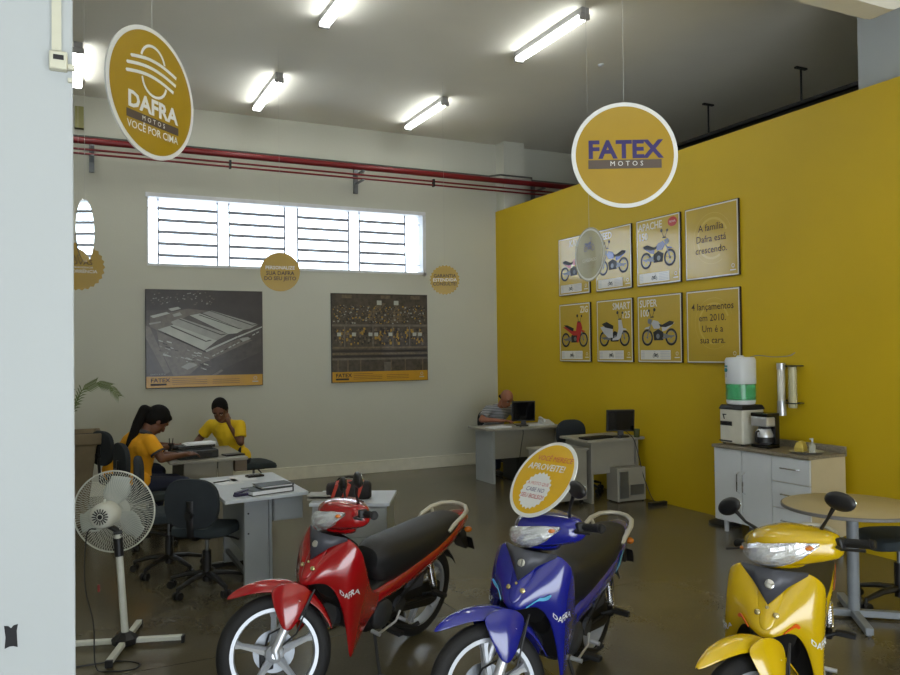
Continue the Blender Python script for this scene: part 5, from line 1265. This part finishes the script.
def person(label, loc, rz, skin, shirt, lean, head_pitch, head_yaw, arms, hairfn, female=False, collar=None, sleeve=.62, bald=False, seat=.48, knee=(.44, .10), twist=0.0):
    """seated figure, faces local +x. arms = {side: (elbow, wrist, fingers dir, palm normal)}"""
    t = thing('person', label, 'person', (loc[0], loc[1], 0), rz)
    sc_ = .94 if female else 1.0
    pel = Vector((0, 0, seat + .09)); L = .50 * sc_
    up = Vector((math.sin(lean), 0, math.cos(lean)))
    wst = pel + up * .16 * sc_; up2 = Vector((math.sin(lean * 1.25), 0, math.cos(lean * 1.25)))
    chest = wst + up2 * .2 * sc_; neckb = chest + up2 * .14 * sc_
    hd_dir = Vector((math.sin(lean * .9 + .25), 0, math.cos(lean * .9 + .25)))
    neckt = neckb + hd_dir * .09
    shw = (.165 if female else .195)
    Rh = Matrix.Rotation(twist + head_yaw, 3, 'Z') @ Matrix.Rotation(head_pitch, 3, 'Y')
    hc = neckt + Rh @ Vector((.035, 0, .085))
    Rt = Matrix.Rotation(twist, 3, 'Z')
    SH = {s: chest + Rt @ Vector((0, s * shw, 0)) + up2 * .085 for s in (-1, 1)}
    b = MB()
    # torso
    hipw = .085
    cap_(b, pel + Vector((0, -hipw, 0)), pel + Vector((0, hipw, 0)), .10, .10)
    cap_(b, pel, wst, .125, .105 if female else .12, flat=1.0)
    cap_(b, wst, chest, .105 if female else .125, .125 if female else .135)
    cap_(b, chest + Rt @ Vector((0, -.075, .01)), chest + Rt @ Vector((0, .075, .01)), .10, .10)
    cap_(b, SH[-1] * .9 + chest * .1, SH[1] * .9 + chest * .1, .055, .055)
    cap_(b, neckb - up2 * .04, neckt, .052 if not female else .045, .05 if not female else .043)
    # legs
    KN, AN = {}, {}
    for s in (-1, 1):
        hip = pel + Vector((.02, s * .09, -.01)); kn = Vector((knee[0], s * knee[1], seat + .06)); an = Vector((knee[0] - .02, s * knee[1], .10)); KN[s] = kn; AN[s] = an
        cap_(b, hip, kn, .085, .058); cap_(b, kn, an, .056, .038)
        cap_(b, an, an + Vector((.0, 0, -.04)), .038, .04); cap_(b, an + Vector((-.03, 0, -.055)), an + Vector((.15, s * .02, -.062)), .034, .028)
    # head
    def H(v): return hc + Rh @ (Vector(v) * 1.09)
    b.ell(H((-.005, 0, .03)), (.107, .084, .107), None, 18, 12, Rh)
    b.ell(H((.025, 0, -.03)), (.073, .065, .093), None, 18, 12, Rh)
    cap_(b, H((.055, 0, -.085)), H((.035, 0, -.085)), .026, .04)
    cap_(b, H((.083, 0, .02)), H((.103, 0, -.022)), .009, .014); cap_(b, H((.095, -.012, -.025)), H((.095, .012, -.025)), .009, .009)
    cap_(b, H((.085, -.02, -.055)), H((.085, .02, -.055)), .009, .009)
    cap_(b, H((.082, -.045, .037)), H((.082, .045, .037)), .011, .011)
    for s in (-1, 1):
        b.ell(H((-.005, s * .077, -.005)), (.018, .009, .03), None, 10, 8, Rh)
    # arms and hands
    for s in (-1, 1):
        el, wr, fd, pn = arms[s]; el = Vector(el); wr = Vector(wr); fd = Vector(fd).normalized(); pn = Vector(pn); pn = (pn - fd * pn.dot(fd)).normalized(); sdv = fd.cross(pn) * 1.0
        cap_(b, SH[s], el, .052, .04); cap_(b, el, wr, .041, .026)
        pm = wr + fd * .05
        cap_(b, wr, wr + fd * .025, .025, .026)
        for q in (-.026, -.009, .009, .026): cap_(b, wr + fd * .02 + sdv * q * .8, wr + fd * .085 + sdv * q, .015, .0125, 8)
        for q, ln in ((-.029, .066), (-.010, .076), (.010, .072), (.029, .056)):
            k0 = wr + fd * .088 + sdv * q; d1 = (fd + pn * .35).normalized(); k1 = k0 + d1 * ln * .45; d2 = (fd + pn * .9).normalized(); k2 = k1 + d2 * ln * .32; d3 = (fd * .6 + pn).normalized(); k3 = k2 + d3 * ln * .22
            cap_(b, k0, k1, .0092, .0088, 8); cap_(b, k1, k2, .0088, .0082, 8); cap_(b, k2, k3, .0082, .007, 8)
        sg = -s
        k0 = wr + fd * .03 + sdv * sg * .03; k1 = k0 + (fd * .6 + sdv * sg * .7 + pn * .35).normalized() * .038; k2 = k1 + (fd + pn * .5 + sdv * sg * .1).normalized() * .030
        cap_(b, k0, k1, .0125, .0105, 8); cap_(b, k1, k2, .0105, .0085, 8)
    eyes = [H((.083, s * .033, .012)) for s in (-1, 1)]; mouth = H((.093, 0, -.055)); brow = [H((.09, s * .035, .038)) for s in (-1, 1)]
    def pf(c):
        for e in eyes:
            d = (c - e).length
            if d < .0085: return M_eye
            if d < .0125: return M_eyw
        l = (Rh.transposed() @ (c - hc)) / 1.09
        if l.x > .07 and abs(l.z - .040) < .0045 and .015 < abs(l.y) < .05: return M_hair
        if l.x > .06 and abs(l.z + .055) < .0065 and abs(l.y) < .024: return M_lip
        return None
    body = fuse(b, 'body', skin, t, .0065, 3, pf)
    # shirt
    g = .014; b = MB()
    cap_(b, pel + Vector((0, -hipw, .02)), pel + Vector((0, hipw, .02)), .10 + g, .10 + g)
    cap_(b, pel + Vector((0, 0, .02)), wst, .125 + g, .105 + g if female else .12 + g)
    cap_(b, wst, chest, (.105 if female else .125) + g, (.125 if female else .135) + g)
    cap_(b, chest + Rt @ Vector((0, -.075, .01)), chest + Rt @ Vector((0, .075, .01)), .10 + g, .10 + g)
    if female:
        for s in (-1, 1): b.ell(chest + Rt @ Vector((.10, s * .065, -.03)), (.06, .062, .06))
    cap_(b, SH[-1] * .92 + chest * .08, SH[1] * .92 + chest * .08, .055 + g, .055 + g)
    cap_(b, neckb - up2 * .05, neckb + up2 * .005, .08, .064, ends=(1, 0))
    for s in (-1, 1):
        el = Vector(arms[s][0]); e2 = SH[s].lerp(el, sleeve); cap_(b, SH[s], e2, .052 + g, .058 + g * .8, ends=(1, 0))
    sh = fuse(b, 'shirt', shirt, t, .008, 3)
    if collar:
        d_ = (neckt - neckb).normalized(); MB().lathe([(.062, -.01), (.073, .0), (.068, .028), (.058, .03), (.056, .0)], neckb + up2 * .012, 'd', 24, closed=True, d=d_).build('collar', collar, sh)
    if collar and shirt != M_str:
        for s in (-1, 1):
            el = Vector(arms[s][0]); p = SH[s].lerp(el, sleeve); q = (el - SH[s]).normalized()
            MB().lathe([(.069, -.018), (.071, .0), (.066, .004), (.062, -.018)], p, 'd', 24, closed=True, d=q).build('sleeve_cuff', collar, sh)
    # trousers and shoes
    b = MB(); cap_(b, pel + Vector((0, -hipw, -.01)), pel + Vector((0, hipw, -.01)), .112, .112)
    for s in (-1, 1):
        hip = pel + Vector((.02, s * .09, -.01)); cap_(b, hip, KN[s], .098, .07); cap_(b, KN[s], AN[s] + Vector((0, 0, -.0)), .068, .056, ends=(1, 0))
    fuse(b, 'trousers', M_jean, t, .009, 3)
    for s in (-1, 1):
        b = MB(); a = AN[s]; cap_(b, a + Vector((-.03, 0, -.06)), a + Vector((.15, s * .02, -.066)), .04, .034); cap_(b, a, a + Vector((-.01, 0, -.05)), .043, .045)
        b.v = [(p[0], p[1], max(p[2], .002)) for p in b.v]
        b.build('shoe', M_shoe, t)
    if hairfn: 
        b = MB(); hairfn(b, H, Rh, neckb); fuse(b, 'hair', M_hair, t, .006, 3)
    return t, H
def short_hair(b, H, Rh, nb):
    b.ell(H((-.018, 0, .045)), (.108, .092, .107), None, 20, 14, Rh); b.ell(H((-.04, 0, .0)), (.075, .088, .083), None, 20, 14, Rh)
def ponytail(b, H, Rh, nb):
    b.ell(H((-.022, 0, .045)), (.116, .098, .112), None, 20, 14, Rh); b.ell(H((-.05, 0, .01)), (.078, .093, .095), None, 20, 14, Rh)
    b.ell(H((.035, 0, .095)), (.06, .065, .03), None, 16, 10, Rh)
    cap_(b, H((-.10, 0, .03)), H((-.15, 0, .0)), .04, .05)
    p = H((-.15, 0, .0)); q1 = p + Vector((-.06, 0, -.12)); q2 = q1 + Vector((-.07, .01, -.17)); q3 = q2 + Vector((-.06, 0, -.13))
    cap_(b, p, q1, .052, .05); cap_(b, q1, q2, .05, .036); cap_(b, q2, q3, .036, .012)
def bun_hair(b, H, Rh, nb):
    b.ell(H((-.02, 0, .045)), (.116, .10, .114), None, 20, 14, Rh); b.ell(H((-.05, 0, -.01)), (.084, .097, .11), None, 20, 14, Rh)
    b.ell(H((.045, 0, .085)), (.06, .07, .035), None, 16, 10, Rh)
def side_hair(b, H, Rh, nb):
    for s in (-1, 1): cap_(b, H((-.07, s * .06, -.01)), H((-.02, s * .077, .0)), .018, .01)
    cap_(b, H((-.088, -.04, -.015)), H((-.088, .04, -.015)), .018, .018)

# woman with the ponytail, nearest, profile to the right, hands on the desk
person('woman in an amber polo shirt with a long black ponytail, leaning over the desk', (.57, 8.0), R(16), M_skb, M_sh1, R(8), R(46), R(-4),
       {1: ((.20, .22, .82), (.45, .14, .79), (1, -.1, 0), (0, -.2, -1)), -1: ((.14, -.26, .82), (.44, -.12, .82), (1, .15, .0), (0, .3, -1))}, ponytail, female=True, collar=M_col, sleeve=.72, knee=(.42, .11))
person('woman in an amber polo shirt mostly hidden behind the ponytailed woman', (.44, 9.02), R(3), M_skb, M_sh1, R(30), R(40), R(0),
       {1: ((.34, .24, .80), (.58, .12, .79), (1, -.1, 0), (0, -.2, -1)), -1: ((.34, -.25, .80), (.58, -.10, .80), (1, .15, .1), (0, .3, -1))}, bun_hair, female=True, collar=M_col, sleeve=.72, knee=(.42, .11))
# man facing left, hand on his face
person('man in a yellow shirt resting his cheek on his hand and reading', (1.76, 9.43), R(226), M_skb, M_sh2, R(22), R(34), R(22),
       {1: ((.25, .24, .78), (.235, .07, 1.01), (-.15, -.35, 1), (-.2, -1, .0)), -1: ((.22, -.34, .80), (.46, -.22, .79), (1, .25, 0), (0, 0, -1))}, short_hair, sleeve=.68, knee=(.38, .12))
# bald man at the back desk
_, Hh = person('bald man in a grey striped shirt writing at the back desk', (5.65, 10.22), R(-88), M_skt, M_str, R(30), R(38), R(8),
       {1: ((.30, .30, .80), (.50, .10, .79), (.6, -.8, 0), (0, 0, -1)), -1: ((.30, -.33, .80), (.50, -.12, .79), (.6, .8, 0), (0, 0, -1))}, side_hair, sleeve=.72, knee=(.38, .12))
